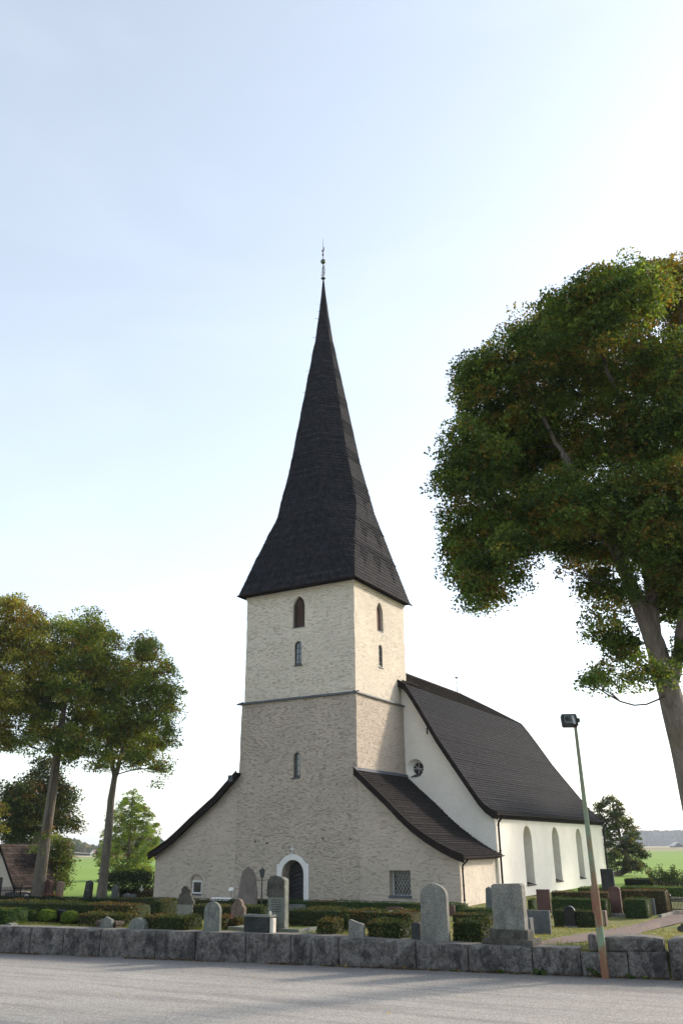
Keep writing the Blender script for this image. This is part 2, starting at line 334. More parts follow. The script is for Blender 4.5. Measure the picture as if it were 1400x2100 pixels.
def m_ground():
    t = NT('lawn_and_fields'); P = t.geo.outputs['Position']
    d = t.node('ShaderNodeVectorMath', {0: P, 1: (math.sin(YAW), math.cos(YAW), 0)}, operation='DOT_PRODUCT').outputs['Value']
    r = t.node('ShaderNodeVectorMath', {0: P, 1: (math.cos(YAW), -math.sin(YAW), 0)}, operation='DOT_PRODUCT').outputs['Value']
    n = t.noise(.7, 6, .65); n2 = t.noise(9, 5, .75); n3 = t.noise(.02, 4, .5)
    lawn = t.mix(t.ramp(n, [(.35, 0.0), (.62, 1.0)]), (.085, .115, .028), (.20, .175, .065))
    lawn = t.mix(.6, lawn, t.ramp(n2, [(.3, .2), (.7, .8)]), 'OVERLAY')
    green = t.mix(t.ramp(n3, [(.3, 0.0), (.7, 1.0)]), (.15, .25, .045), (.20, .29, .06))
    green = t.mix(.25, green, t.ramp(t.noise(.6, 5, .7), [(.3, .3), (.7, .7)]), 'OVERLAY')
    tan = t.mix(t.ramp(t.noise(.03, 4), [(.4, 0.0), (.6, 1.0)]), (.30, .25, .14), (.22, .20, .10))
    base = d
    dd = t.math('ADD', base, t.math('MULTIPLY', t.noise(.01, 3), 12.0))
    c = t.mix(t.ramp(t.math('MULTIPLY', dd, .001), [(.012, 0.0), (.0135, 1.0)]), lawn, green)
    c = t.mix(t.ramp(t.math('MULTIPLY', dd, .001), [(.285, 0.0), (.287, 1.0)]), c, (.16, .17, .06))
    c = t.mix(t.ramp(t.math('MULTIPLY', dd, .001), [(.300, 0.0), (.302, 1.0)]), c, (.19, .27, .07))
    c = t.mix(t.ramp(t.math('MULTIPLY', dd, .001), [(.400, 0.0), (.402, 1.0)]), c, tan)
    c = t.mix(t.ramp(t.math('MULTIPLY', dd, .001), [(.560, 0.0), (.562, 1.0)]), c, (.15, .13, .10))
    c = t.mix(t.ramp(t.math('MULTIPLY', dd, .001), [(.62, 0.0), (.622, 1.0)]), c, tan)
    return t.fin(c, .95, t.bump(t.math('ADD', n2, n), .6, .03), spec=.1)
M['ground'] = m_ground()
M['gravel'] = m_simple('reddish_gravel', (.115, .082, .068), (.165, .12, .10), 3, .95, .02)
def m_glass(name, c, rough=.08):
    t = NT(name); n = t.noise(2.5, 3); return t.fin(t.mix(t.ramp(n, [(.3, 0.0), (.7, 1.0)]), c, tuple(k*.5 for k in c)), rough, t.bump(n, .3, .01), spec=.9)
M['glass'] = m_glass('old_window_glass', (.07, .085, .095)); M['glass_dark'] = m_glass('dark_window_glass', (.012, .014, .016), .15)
M['door'] = m_simple('black_plank_door', (.010, .010, .014), (.018, .017, .02), 8, .5, .01, stretch=(1, 1, .2))
M['lead'] = m_simple('white_lead_cames', (.42, .44, .46), (.5, .5, .5), 8, .5, .002)

# ------------------------------------------------------------------ large structure: ground, road, path
def terrain():
    ss = np.unique(np.concatenate([np.linspace(-40, 40, 81), np.geomspace(42, 3300, 26), -np.geomspace(42, 3300, 26)]))
    ts = np.unique(np.concatenate([[-400, -100, -40, -10, -2, 0, .1, .3], np.linspace(.5, 22, 60), np.geomspace(23, 3300, 34)]))
    mb = MB(); vs = []
    for t in ts:
        for s in ss:
            x, y = wxy(s, t); z = gz(x, y)
            d = (x-CAM[0])*math.sin(YAW)+(y-CAM[1])*math.cos(YAW); r = (x-CAM[0])*math.cos(YAW)-(y-CAM[1])*math.sin(YAW)
            if d > 250: z += min((d-250)*.0012, .6)
            vs.append((x, y, z))
    n = len(ss); fs = [(j*n+i, j*n+i+1, (j+1)*n+i+1, (j+1)*n+i) for j in range(len(ts)-1) for i in range(n-1)]
    mb.add(vs, fs); return tag(mb.build('ground', M['ground'], smooth=True), kind='structure')
terrain()
r = MB(); vs = []; ss = np.linspace(-160, 160, 81); ts = [-70, -50, -30, -20, -14, -10, -7, -5, -3.5, -2, -1, -.4, .15]
for t in ts:
    for s in ss: x, y = wxy(s, t); vs.append((x, y, .2+.012*math.sin(x*.5)*math.cos(y*.3)*(0 if t > -1 else 1)))
n = len(ss); r.add(vs, [(j*n+i, j*n+i+1, (j+1)*n+i+1, (j+1)*n+i) for j in range(len(ts)-1) for i in range(n-1)])
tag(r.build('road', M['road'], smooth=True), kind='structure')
def path():
    up_ = [(1090, 1937), (1136, 1924.6), (1211, 1913), (1260, 1904), (1306, 1896), (1353, 1882), (1400, 1869), (1440, 1860), (1500, 1850)]
    lo_ = [(1100, 1943), (1180, 1934), (1215, 1931), (1260, 1924), (1306, 1916.7), (1353, 1903), (1400, 1891.6), (1440, 1884), (1500, 1876)]
    A = [ground_at(*p) for p in up_]; B = [ground_at(*p) for p in lo_]; mb = MB(); vs = []
    for a, b in zip(A, B):
        for k in range(7):
            p = a+(b-a)*k/6; vs.append((p[0], p[1], gz(p[0], p[1])+.014))
    fs = [(i*7+k, i*7+k+1, (i+1)*7+k+1, (i+1)*7+k) for i in range(len(A)-1) for k in range(6)]
    mb.add(vs, fs); tag(mb.build('path', M['gravel']), kind='structure')
    kb = MB()
    for i in range(5, 8):
        p = A[i]; q = A[i+1]; kb.beam((p[0], p[1], gz(p[0], p[1])+.05), (q[0], q[1], gz(q[0], q[1])+.05), .12, .12)
    tag(kb.build('path_kerb', M['granite'], origin=tuple(A[5]), bevel=.01), 'low granite kerb edging the far side of the reddish gravel path', 'kerb')
path()

# ------------------------------------------------------------------ wall and roof builders
def arch(u0, u1, v0, v1, n=12, pointed=False):
    c = (u0+u1)/2; r = (u1-u0)/2; pts = [(u0, v0), (u1, v0)]
    if pointed:
        h = r*1.45; vs_ = v1-h
        for i in range(n//2+1): k = i/(n//2); pts.append((u1-(u1-c)*k**1.6, vs_+h*(1-(1-k)**1.35)))
        for i in range(1, n//2+1): k = 1-i/(n//2); pts.append((u0+(c-u0)*k**1.6, vs_+h*(1-(1-k)**1.35)))
        return pts
    rz = min(r, v1-v0)
    for i in range(n+1): a = math.pi*i/n; pts.append((c+r*math.cos(a), v1-rz+rz*math.sin(a)))
    return pts
def disp(p, amp, fy=3.2):
    q = Vector((p[0]*.9, p[1]*.9, p[2]*fy)); v = noise.noise_vector(q)*.55+noise.noise_vector(Vector((p[0]*.35, p[1]*.35, p[2]*.5)))*.9+noise.noise_vector(q*2.7)*.3
    return (p[0]+v.x*amp, p[1]+v.y*amp, p[2]+v.z*amp*.3)
def wall_grid(mb, us, vs, holes, mp, depth, amp=0.0, flip=False):
    """holes: (u0,u1,v0,v1,poly,depth or None); grid of cells with patches round each opening"""
    us = sorted(set(np.round(list(us)+[k for h in holes for k in h[0:2]], 4))); vs = sorted(set(np.round(list(vs)+[k for h in holes for k in h[2:4]], 4)))
    P = lambda u, v, d=0.0: disp(mp(u, v, d), amp) if amp else mp(u, v, d)
    idx = {}; V = []; Fc = []
    def vid(u, v):
        k = (round(float(u), 4), round(float(v), 4))
        if k not in idx: idx[k] = len(V); V.append(P(u, v))
        return idx[k]
    for i in range(len(us)-1):
        for j in range(len(vs)-1):
            cu = (us[i]+us[i+1])/2; cv = (vs[j]+vs[j+1])/2
            if any(h[0] < cu < h[1] and h[2] < cv < h[3] for h in holes): continue
            Fc.append((vid(us[i], vs[j]), vid(us[i+1], vs[j]), vid(us[i+1], vs[j+1]), vid(us[i], vs[j+1])))
    for h in holes:
        u0, u1, v0, v1, poly, dep = h
        uu = [u for u in us if u0-1e-6 <= u <= u1+1e-6]; vv = [v for v in vs if v0-1e-6 <= v <= v1+1e-6]
        per = [(u, v0) for u in uu]+[(u1, v) for v in vv[1:]]+[(u, v1) for u in uu[::-1][1:]]+[(u0, v) for v in vv[::-1][1:-1]]
        tr = tessellate_polygon([[Vector((a, b, 0)) for a, b in per], [Vector((a, b, 0)) for a, b in poly]])
        ids = [vid(a, b) for a, b in per]; k0 = len(V)
        for a, b in poly: V.append(P(a, b))
        ids += list(range(k0, k0+len(poly)))
        Fc += [tuple(ids[q] for q in t) for t in tr]
        if dep:
            k1 = len(V)
            for a, b in poly: V.append(mp(a, b, dep))
            m = len(poly)
            for q in range(m): Fc.append((k0+q, k0+(q+1) % m, k1+(q+1) % m, k1+q))
    mb.add(V, Fc); return mb
def lin(a, b, step): n = max(1, int(round((b-a)/step))); return list(np.linspace(a, b, n+1))

def shingles(mb, bl, br, tr_, tl, h, w, col, th=.03, mask=None, jit=.25, body=True, uvz=None, warm=0.0):
    """courses of single shingles on the quad bl-br-tr-tl"""
    bl, br, tr_, tl = map(Vector, (bl, br, tr_, tl))
    nrm = (br-bl).cross(tl-bl)
    if nrm.length < 1e-6: nrm = (br-bl).cross(tr_-bl)
    nrm.normalize(); L = ((tl-bl).length+(tr_-br).length)/2; n = max(1, int(round(L/h)))
    if body: o = nrm*-.03; mb.add([bl+o, br+o, tr_+o, tl+o], [(0, 1, 2, 3)], tuple(c*.5 for c in col))
    for i in range(n):
        a = i/n; b = min(1.0, (i+1.45)/n); c = (i+1)/n
        p0 = bl.lerp(tl, a); p1 = br.lerp(tr_, a); q0 = bl.lerp(tl, b); q1 = br.lerp(tr_, b)
        W_ = (p1-p0).length
        if W_ < .03: continue
        m = max(1, int(round(W_/w))); off = (i % 2)*.5
        edges = [0.0]+[min(1, max(0, (k+off+RND.uniform(-jit, jit)*.5)/m)) for k in range(1 if off == 0 else 0, m)]+[1.0]
        edges = sorted(set(edges)); tone = RND.uniform(.78, 1.05) if i % 2 else RND.uniform(.95, 1.3)
        for k in range(len(edges)-1):
            e0, e1 = edges[k], edges[k+1]
            if e1-e0 < 1e-3: continue
            t = th*RND.uniform(.75, 1.35); g = RND.uniform(.62, 1.4)*tone; wv = warm*RND.uniform(0, 1)
            cc = (col[0]*g*(1+wv), col[1]*g*(1+wv*.4), col[2]*g)
            P0 = p0.lerp(p1, e0)+nrm*t; P1 = p0.lerp(p1, e1)+nrm*t; Q0 = q0.lerp(q1, e0); Q1 = q0.lerp(q1, e1)
            mid = (P0+P1)/2
            if mask and mask((e0+e1)/2, mid):
                up_ = (Q0-P0)*.20; R0 = P0+up_; R1 = P1+up_; B = mid-(Q0-P0)*.10+nrm*t*.8
                mb.add([R0, B, R1, Q1, Q0, R0-nrm*t, B-nrm*t*1.8, R1-nrm*t], [(0, 1, 2, 3, 4), (5, 6, 1, 0), (6, 7, 2, 1)], cc); mb.c[-2:] = [tuple(q*.3 for q in cc)]*2  # pointed butts: shade of the edge is put into their darker colour
            else:
                mb.add([P0, P1, Q1, Q0, P0-nrm*t*1.4, P1-nrm*t*1.4], [(0, 1, 2, 3), (4, 5, 1, 0)], cc); mb.c[-1:] = [tuple(q*.3 for q in cc)]  # butt faces coloured darker to stand for the shadow line under each course

# ------------------------------------------------------------------ the church
church = empty('church', (0, 0, 0), 'medieval whitewashed stone church with a tall black shingled spire on its square tower', 'church')
YF = -.1; Z1 = 11.4; ZE = 18.35; YB = 6.3; YU = 7.1; XR = 4.1
def xl(z): return -4.30+.22*min(z/Z1, 1)
def xr(z): return 4.12-.03*z/Z1
fm = lambda y0: (lambda u, v, d: (u, y0+d, v))
def fmlow(u, v, d):                                                   # front of the lower stage leans in a little
    k = (u+4.3)/8.4; return (xl(v)*(1-k)+xr(v)*k, YF+d, v)
door_p = arch(-.90, .55, -.05, 2.27); winA = arch(-.29, .20, 6.76, 8.22)
mb = MB()
wall_grid(mb, lin(-4.3, 4.1, .13), lin(0, Z1, .13), [(-1.0, .65, -.05, 2.4, door_p, .75), (-.4, .3, 6.65, 8.35, winA, .22)], fmlow, 0, .042)
wall_grid(mb, lin(YF, YB, .13), lin(0, Z1, .13), [], lambda u, v, d: (xr(v)-d, u, v), 0, .042)
wall_grid(mb, lin(YF, YB, .3), lin(0, Z1, .3), [], lambda u, v, d: (xl(v)+d, u, v), 0, .042)
mb.build('tower_wall', M['tower_low'], church, smooth=True, fixn=True)
mb = MB()
lv = arch(-.45, .42, 15.86, 17.90, pointed=True); wm = arch(-.27, .25, 13.46, 14.98)
lvs = arch(3.08, 3.92, 15.78, 17.72, pointed=True); wms = arch(3.2, 3.72, 13.46, 14.92)
UL = -3.99; UR = 4.0; UF = .02
wall_grid(mb, lin(UL, UR, .13), lin(Z1, ZE, .13), [(-.55, .5, 15.75, 18.0, lv, .30), (-.4, .38, 13.35, 15.1, wm, .16)], fm(UF), 0, .040)
wall_grid(mb, lin(UF, YU, .13), lin(Z1, ZE, .13), [(2.95, 4.05, 15.65, 17.9, lvs, .30), (3.05, 3.9, 13.35, 15.05, wms, .16)], lambda u, v, d: (UR-d, u, v), 0, .040)
wall_grid(mb, lin(UF, YU, .4), lin(Z1, ZE, .4), [], lambda u, v, d: (UL+d, u, v), 0, .040)
wall_grid(mb, lin(UL, UR, .5), lin(Z1, ZE, .5), [], fm(YU), 0, .040)
mb.build('tower_upper_wall', M['tower_up'], church, smooth=True)
# masonry cornice and string course
mb = MB()
for z0, z1, o in ((18.08, 18.2, .03), (18.2, 18.36, .07)):
    for a, b in (((UL-o, UF-o), (UR+o, UF+.1)), ((UR-.1, UF+.1), (UR+o, YU+o)), ((UL-o, UF+.1), (UL+.1, YU+o))): mb.box((a[0], a[1], z0), (b[0], b[1], z1))
mb.build('cornice', M['tower_up'], church, bevel=.02)
mb = MB()
def ledge(p, q, out):                                                 # sloping metal drip ledge
    n_ = 24
    for i in range(n_):
        a = [p[k]+(q[k]-p[k])*i/n_ for k in range(3)]; b = [p[k]+(q[k]-p[k])*(i+1)/n_ for k in range(3)]
        ja = .018*noise.noise(Vector(a)*2); jb = .018*noise.noise(Vector(b)*2)
        o = out; V = []
        for pt, j in ((a, ja), (b, jb)):
            V += [(pt[0], pt[1], pt[2]+.13+j), (pt[0]+o[0], pt[1]+o[1], pt[2]+.03+j), (pt[0]+o[0], pt[1]+o[1], pt[2]-.04+j), (pt[0], pt[1], pt[2]-.02+j)]
        mb.add(V, [(0, 1, 5, 4), (1, 2, 6, 5), (2, 3, 7, 6), (0, 4, 7, 3)])
ledge((UL-.42, UF, Z1), (UR+.24, UF, Z1), (0, -.27)); ledge((UR, UF-.26, Z1), (UR, YB, Z1), (.24, 0)); ledge((UL, UF-.26, Z1), (UL, YB, Z1), (-.30, 0))
mb.build('string_course', M['zinc'], church)

# spire
LV = [(18.42, 4.36), (21.4, 3.75), (24.5, 3.17), (28.4, 2.33), (32.5, 1.66), (38.8, .63), (41.1, .36), (43.2, .15), (44.55, .035)]
def cxs(z): return .02-.12*(z-18.4)/26.1
YC = 3.45
def ring(z, a):
    a24 = 3.17; k = min((z-18.42)/(24.5-18.42), 1); ky = 1-.085*(1-k); c = (1-k)*4.36+k*a24*.4142 if z < 24.5 else a*.4142
    c = min(c, a); x0 = cxs(z)
    base = [(c, -a), (a, -c), (a, c), (c, a), (-c, a), (-a, c), (-a, -c), (-c, -a)]
    return [(x0+p, YC+q*ky, z) for p, q in base]
def spire_mask(face):
    def f(u, P):
        z = P.z
        if z > 25.6:
            p = (z-25.6) % 2.35; return p < 1.05 and z < 42
        card = face % 2 == 1
        for zt, tri in ((25.6, 1), (23.35, 2 if card else 1), (21.2, 3)):
            if zt-.45 < z <= zt: return True
            if zt-2.0 < z <= zt-.45:
                k = (zt-.45-z)/1.35
                if k < 1:
                    cs = [.5] if tri == 1 else ([.28, .72] if tri == 2 else [.2, .5, .8])
                    hw = .17*(1-k) if tri == 1 else (.15*(1-k) if tri == 2 else .10*(1-k))
                    if any(abs(u-c) < hw for c in cs): return True
        return False
    return f
mb = MB()
for i in range(len(LV)-1):
    A = ring(*LV[i]); B = ring(*LV[i+1])
    for k in range(8):
        a0, a1 = A[k-1], A[k]; b0, b1 = B[k-1], B[k]     # face between vertex k-1 and k; 0: front, 1: front-right diagonal
        if (Vector(a0)-Vector(a1)).length < .02 and (Vector(b0)-Vector(b1)).length < .02: continue
        if k in (3, 4, 5): mb.add([a0, a1, b1, b0], [(0, 1, 2, 3)], (.02, .02, .02)); continue
        if (Vector(a0)-Vector(a1)).length < .02:
            a0 = Vector(a0); a1 = Vector(a0)+(Vector(b1)-Vector(b0)).normalized()*.01
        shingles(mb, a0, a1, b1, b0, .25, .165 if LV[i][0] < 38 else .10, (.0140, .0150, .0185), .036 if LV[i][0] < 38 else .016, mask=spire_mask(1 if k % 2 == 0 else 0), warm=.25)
spire = mb.build('spire', M['shingle'], church, fixn=False)
mb = MB()
zb = 18.37
for a, b in (((-4.42, YC-4.06), (4.47, YC-3.9)), ((4.35, YC-3.9), (4.47, YC+4.0)), ((-4.42, YC-3.9), (-4.30, YC+4.0))): mb.box((a[0], a[1], zb), (b[0], b[1], zb+.07))
mb.box((-4.30, YC-3.9, zb+.05), (4.35, YC+3.9, zb+.07))
mb.tube([(4.47, YC-3.95, zb+.0), (4.47, YC+4.05, zb+.0)], .045, 8)
mb.build('eave_board', M['tar'], spire)
# spire hooks and finial
for z, L_ in ((42.2, .16), (41.6, .16), (41.0, .3), (39.3, .3), (37.8, .22), (36.4, .3), (34.6, .25), (31.5, .2)):
    mb = MB(); a = np.interp(z, [l[0] for l in LV], [l[1] for l in LV]); mb.tube([(cxs(z)-a*1.02, YC-a*.35, z), (cxs(z)-a*1.02-L_, YC-a*.35-.03, z+.02)], .014, 5); mb.build('roof_hook', M['iron'], spire)
fx, fy = cxs(44.5)-.01, YC
vane = MB(); vane.tube([(fx, fy, 44.4), (fx, fy, 47.3), (fx, fy, 48.5)], [.045, .028, .010], 6)
vane.lathe((fx, fy, 44.65), [(.02, -.12), (.16, -.05), (.19, 0), (.12, .06), (.02, .1)], 10)
vane = vane.build('finial', M['iron'], church)
mb = MB(); mb.lathe((fx, fy, 46.25), [(.02, -.22), (.13, -.17), (.20, -.06), (.21, .04), (.16, .14), (.07, .2), (.02, .22)], 14); mb.build('ball', m_simple('green_copper', (.05, .08, .06), (.10, .13, .08), 9, .5, .004, .5, .4), vane, smooth=True)
mb = MB(); bx = (math.cos(-.5), math.sin(-.5))
for s in (-1, 1):
    for z0, rr in ((44.95, .16), (45.25, .20), (45.65, .12)):
        pts = [(fx+s*bx[0]*rr*(1-math.cos(t))*.75, fy+s*bx[1]*rr*(1-math.cos(t))*.75, z0+rr*math.sin(t)*1.1) for t in np.linspace(0, 4.6, 12)]
        mb.tube(pts, .018, 5)
        mb.tube([(fx, fy, z0-.1), (fx+s*bx[0]*.15, fy+s*bx[1]*.15, z0+.05), (fx+s*bx[0]*.24, fy+s*bx[1]*.24, z0+.17)], [.022, .018, .008], 5)
mb.build('scrollwork', M['iron'], vane)
mb = MB(); fr = lambda u, v, d: (fx+u*bx[0]-bx[1]*d, fy+u*bx[1]+bx[0]*d, 46.95+v)
mb.prism([(-.03, -.16), (.05, -.16), (.07, -.02), (.02, .10), (-.08, .13), (-.15, .06), (-.12, -.04)], fr, -.02, .02); mb.build('ornament', M['iron'], vane)
mb = MB(); fr = lambda u, v, d: (fx+u*bx[0]-bx[1]*d, fy+u*bx[1]+bx[0]*d, 47.35+v)
mb.prism([(-.20, .05), (-.16, .14), (-.12, .16), (-.10, .05), (0, -.02), (.08, .02), (.11, .13), (.17, .19), (.20, .17), (.15, .08), (.12, -.06), (.03, -.16), (-.08, -.16), (-.15, -.08)], fr, -.02, .02); mb.build('weathercock', m_simple('old_gilt', (.15, .12, .05), (.06, .06, .04), 9, .5, .003, .5, .5), vane)

# windows and door of the tower
def small_window(poly, mp, d, frame=.045, bars=(), fm_='iron', glass='glass', name='window', sill=None):
    c = np.mean(poly, axis=0); inner = [tuple(c+(np.array(p)-c)*(1-frame*2/max(.3, (max(q[0] for q in poly)-min(q[0] for q in poly))))) for p in poly]
    a = MB(); a.prism(poly, mp, d-.03, d+.05, [inner[::-1]])
    u0 = min(p[0] for p in poly); u1 = max(p[0] for p in poly); v0 = min(p[1] for p in poly); v1 = max(p[1] for p in poly)
    for t, pos in bars:
        if t == 'v': p = [(pos-.014, v0+.02), (pos+.014, v0+.02), (pos+.014, v1-.03), (pos-.014, v1-.03)]
        else: p = [(u0+.02, pos-.014), (u1-.02, pos-.014), (u1-.02, pos+.014), (u0+.02, pos+.014)]
        a.prism(p, mp, d-.02, d+.02)
    if sill: a.prism([(u0-.05, v0-.05), (u1+.05, v0-.05), (u1+.05, v0+.015), (u0-.05, v0+.015)], mp, -.05, d)
    w_ = a.build(name, M[fm_], church); g = MB(); g.prism(inner, mp, d+.012, d+.022); g.build('pane', M[glass], w_); return w_
small_window(winA, fm(YF), .16, .035, [('v', -.045)]+[('h', 6.76+.36*k) for k in (1, 2, 3)], sill=True)
small_window(wm, fm(UF), .12, .035, [('v', -.01)]+[('h', 13.46+.37*k) for k in (1, 2, 3)], sill=True)
ms = lambda u, v, d: (UR-d, u, v)
small_window(wms, ms, .12, .035, [('v', 3.46)]+[('h', 13.46+.37*k) for k in (1, 2, 3)], sill=True)
def shutter(poly, mp, d, k_=1.0):
    a = MB(); u0 = min(p[0] for p in poly)+.04; u1 = max(p[0] for p in poly)-.04; v0 = min(p[1] for p in poly); n = 6; top = max(p[1] for p in poly)
    for i in range(n):
        p0 = u0+(u1-u0)*i/n+.006; p1 = u0+(u1-u0)*(i+1)/n-.006; cm = abs((p0+p1)/2-(u0+u1)/2)/((u1-u0)/2); t = top-.16-.38*cm**1.5
        g = RND.uniform(.6, 1.3); k = len(a.f); a.prism([(p0, v0), (p1, v0), (p1, t), (p0, t)], mp, d-RND.uniform(0, .015), d+.03)
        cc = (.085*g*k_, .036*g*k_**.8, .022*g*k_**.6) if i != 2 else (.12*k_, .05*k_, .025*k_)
        a.c[k:] = [cc]*(len(a.f)-k)
    s_ = a.build('belfry_shutter', M['planks'], church)
    b = MB(); b.prism([(u0-.04, v0-.02), (u1+.04, v0-.02), (u1+.04, v0+.03), (u0-.04, v0+.03)], mp, -.02, d); b.build('sill', M['zinc'], s_)
    b = MB(); b.prism(arch(u0-.04, u1+.04, v0, top, pointed=True), mp, d+.06, d+.08); b.build('backing', M['tar'], s_)
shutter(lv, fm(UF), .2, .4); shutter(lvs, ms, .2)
# door
dr = MB(); dr.prism(arch(-.86, .51, 0, 2.2), fm(YF), .70, .78)
for k in range(9):
    for s in (-1, 1):
        z = .1+.23*k; dr.beam((-.17, YF+.69, z+.18), (-.17+s*.62, YF+.69, z-.06 if True else z), .025, .17, (0, -1, 0))
dr = dr.build('door', M['door'], church)
h = MB(); h.tube([(.38, YF+.68, 1.05), (.38, YF+.60, 1.05), (.28, YF+.60, 1.05)], .015, 6); h.build('handle', M['iron'], dr)
so = [(-1.25, 0), (.90, 0), (.90, 2.08), (.73, 2.08)]+[(-.18+.90*t_, 2.10+.48*(1-abs(t_)**2.3)) for t_ in np.linspace(.99, -.99, 17)]+[(-1.08, 2.08), (-1.25, 2.08)]
ih = [(-.915, .001)]+arch(-.915, .565, .001, 2.285)[2:][::-1]+[(.565, .001)]
outer = [(-1.25, 0), (-.915, 0)]+arch(-.915, .565, 0, 2.285)[2:][::-1][0:]+[(.565, 0)]+so[1:]
mb = MB(); mb.prism(outer, fm(YF), -.055, .06)
mb.build('door_surround', M['white_trim'], church)
mb = MB()
lin_ = arch(-.912, .562, 0, 2.282)
for i in range(1, len(lin_)-1): a, b = lin_[i], lin_[i+1]; mb.add([(a[0], YF-.05, a[1]), (b[0], YF-.05, b[1]), (b[0]*1.0, YF+.70, b[1]), (a[0], YF+.70, a[1])], [(0, 1, 2, 3)])
a, b = lin_[-1], lin_[0]; mb.add([(a[0], YF-.05, a[1]), (b[0], YF-.05, b[1]), (b[0], YF+.70, b[1]), (a[0], YF+.70, a[1])], [(0, 1, 2, 3)])
mb.build('door_reveal', M['white'], church)
mb = MB(); mb.box((-1.3, YF-.9, -.1), (1.0, YF-.06, .06)); mb.build('doorstep', M['granite'], church, bevel=.015)
cr = MB(); cr.box((-.225, YF-.06, 2.60), (-.175, YF-.01, 3.02)); cr.box((-.37, YF-.058, 2.83), (-.03, YF-.012, 2.88)); cr.build('cross', M['white_trim'], church)
# putlog holes and iron anchors on the tower
for x, z in ((1.75, 3.35), (-2.05, 3.15), (-2.9, 3.25)): mb = MB(); mb.box((x, YF-.035, z), (x+.13, YF+.03, z+.10)); mb.build('wall_anchor', M['rock_dark'], church, bevel=.02)

# ---- side wings (lean-to)
PR = [(4.1, 7.05), (5.0, 6.25), (6.04, 5.35), (6.8, 4.62), (7.51, 4.0), (8.3, 3.45), (9.09, 3.0), (9.8, 2.66), (10.45, 2.42)]
PL = [(-4.05, 7.25), (-5.0, 6.42), (-5.65, 5.85), (-6.6, 5.2), (-7.47, 4.6), (-8.3, 3.98), (-9.12, 3.42), (-9.9, 3.0), (-10.6, 2.66)]
def prof(P, x): xs = [p[0] for p in P]; zs = [p[1] for p in P]; return float(np.interp(x, xs, zs)) if xs[0] < xs[-1] else float(np.interp(-x, [-q for q in xs], zs))
def wing_mp(P):
    def f(u, v, d):
        tp = prof(P, u)-.12; z = v if v <= 2.0 else 2.0+(v-2.0)*(tp-2.0)/5.0
        return (u, YF+.012+d, z)
    return f
rw = [(5.93, .47), (7.17, .47), (7.17, 1.73), (5.93, 1.73)]
mb = MB(); wall_grid(mb, lin(4.05, 9.99, .15), lin(0, 2, .15)+lin(2, 7, .16), [(5.8, 7.3, .3, 1.88, rw, .42)], wing_mp(PR), 0, .03)
mb.build('wing_wall', M['wing'], church, smooth=True)
mb = MB()
wall_grid(mb, lin(0, 1, .02), lin(-.1, 2.5, .15), [], lambda u, v, d: (9.99-.36*u, YF+.012+(YB-YF)*u, v), 0, .03)
mb.build('wing_side_wall', M['wing_side'], church, smooth=True)
lw = arch(-7.5, -6.68, .33, 1.45)
mb = MB(); wall_grid(mb, lin(-10.38, -4.08, .15), lin(0, 2, .15)+lin(2, 7, .16), [(-7.62, -6.55, .2, 1.6, lw, .28)], wing_mp(PL), 0, .03)
wall_grid(mb, lin(YF, YB, .4), lin(-.1, 2.9, .3), [], lambda u, v, d: (-10.38+d, u, v), 0, .03)
mb.build('wing_wall', M['wing'], church, smooth=True)
# leaded window of the right wing
w_ = MB(); mpw = fm(YF)
w_.prism([(5.93, .47), (7.17, .47), (7.17, 1.73), (5.93, 1.73)], mpw, .38, .42, [[(6.02, .52), (6.02, 1.69), (7.12, 1.69), (7.12, .52)]])
w_ = w_.build('window', M['lead'], church)
g = MB(); g.box((5.9, YF+.44, .45), (7.2, YF+.46, 1.75)); g.build('pane', M['glass_dark'], w_)
g = MB(); U0, U1, V0, V1 = 6.02, 7.12, .52, 1.69
for s in (-1, 1):
    for k in range(-8, 16):
        u_a = U0+k*.185; pts = []
        # line u = u_a + s*(v-V0)*.62
        lo = V0; hi = V1; sl = s*.62; a0 = u_a if s > 0 else u_a
        cand = []
        for v in np.linspace(V0, V1, 60):
            u = a0+sl*(v-V0)
            if U0 <= u <= U1: cand.append((u, v))
        if len(cand) > 3: g.beam((cand[0][0], YF+.41, cand[0][1]), (cand[-1][0], YF+.41, cand[-1][1]), .013, .012, (0, -1, 0))
g.build('lattice', M['lead'], w_)
g = MB(); g.prism([(5.88, .38), (7.22, .38), (7.22, .50), (5.88, .50)], mpw, -.06, .36); g.build('sill', M['zinc'], w_)
# white arched window of the left wing
w_ = MB(); w_.prism([(-7.48, .42), (-6.70, .42), (-6.70, 1.18), (-7.48, 1.18)], mpw, .12, .2, [[(-7.38, .50), (-7.38, 1.06), (-6.80, 1.06), (-6.80, .50)]])
w_ = w_.build('window', M['white_trim'], church)
g = MB(); g.box((-7.45, YF+.17, .44), (-6.72, YF+.18, 1.16)); g.build('pane', M['glass_dark'], w_)
g = MB(); g.prism(arch(-7.5, -6.68, 1.17, 1.45), mpw, .10, .2); g.build('tympanum', M['wing'], w_)
g = MB(); g.prism([(-7.50, .34), (-6.66, .34), (-6.66, .43), (-7.50, .43)], mpw, -.03, .2); g.build('sill', M['zinc'], w_)
rng = [(-7.53, 1.17)]; g = MB()
ar_o = [(-7.09+.44*math.cos(a), 1.17+.33*math.sin(a)) for a in np.linspace(math.pi, 0, 13)]
g.tube([(p[0], YF-.005, p[1]) for p in ar_o], .022, 6); g.build('arch_moulding', M['brick_old'], w_)
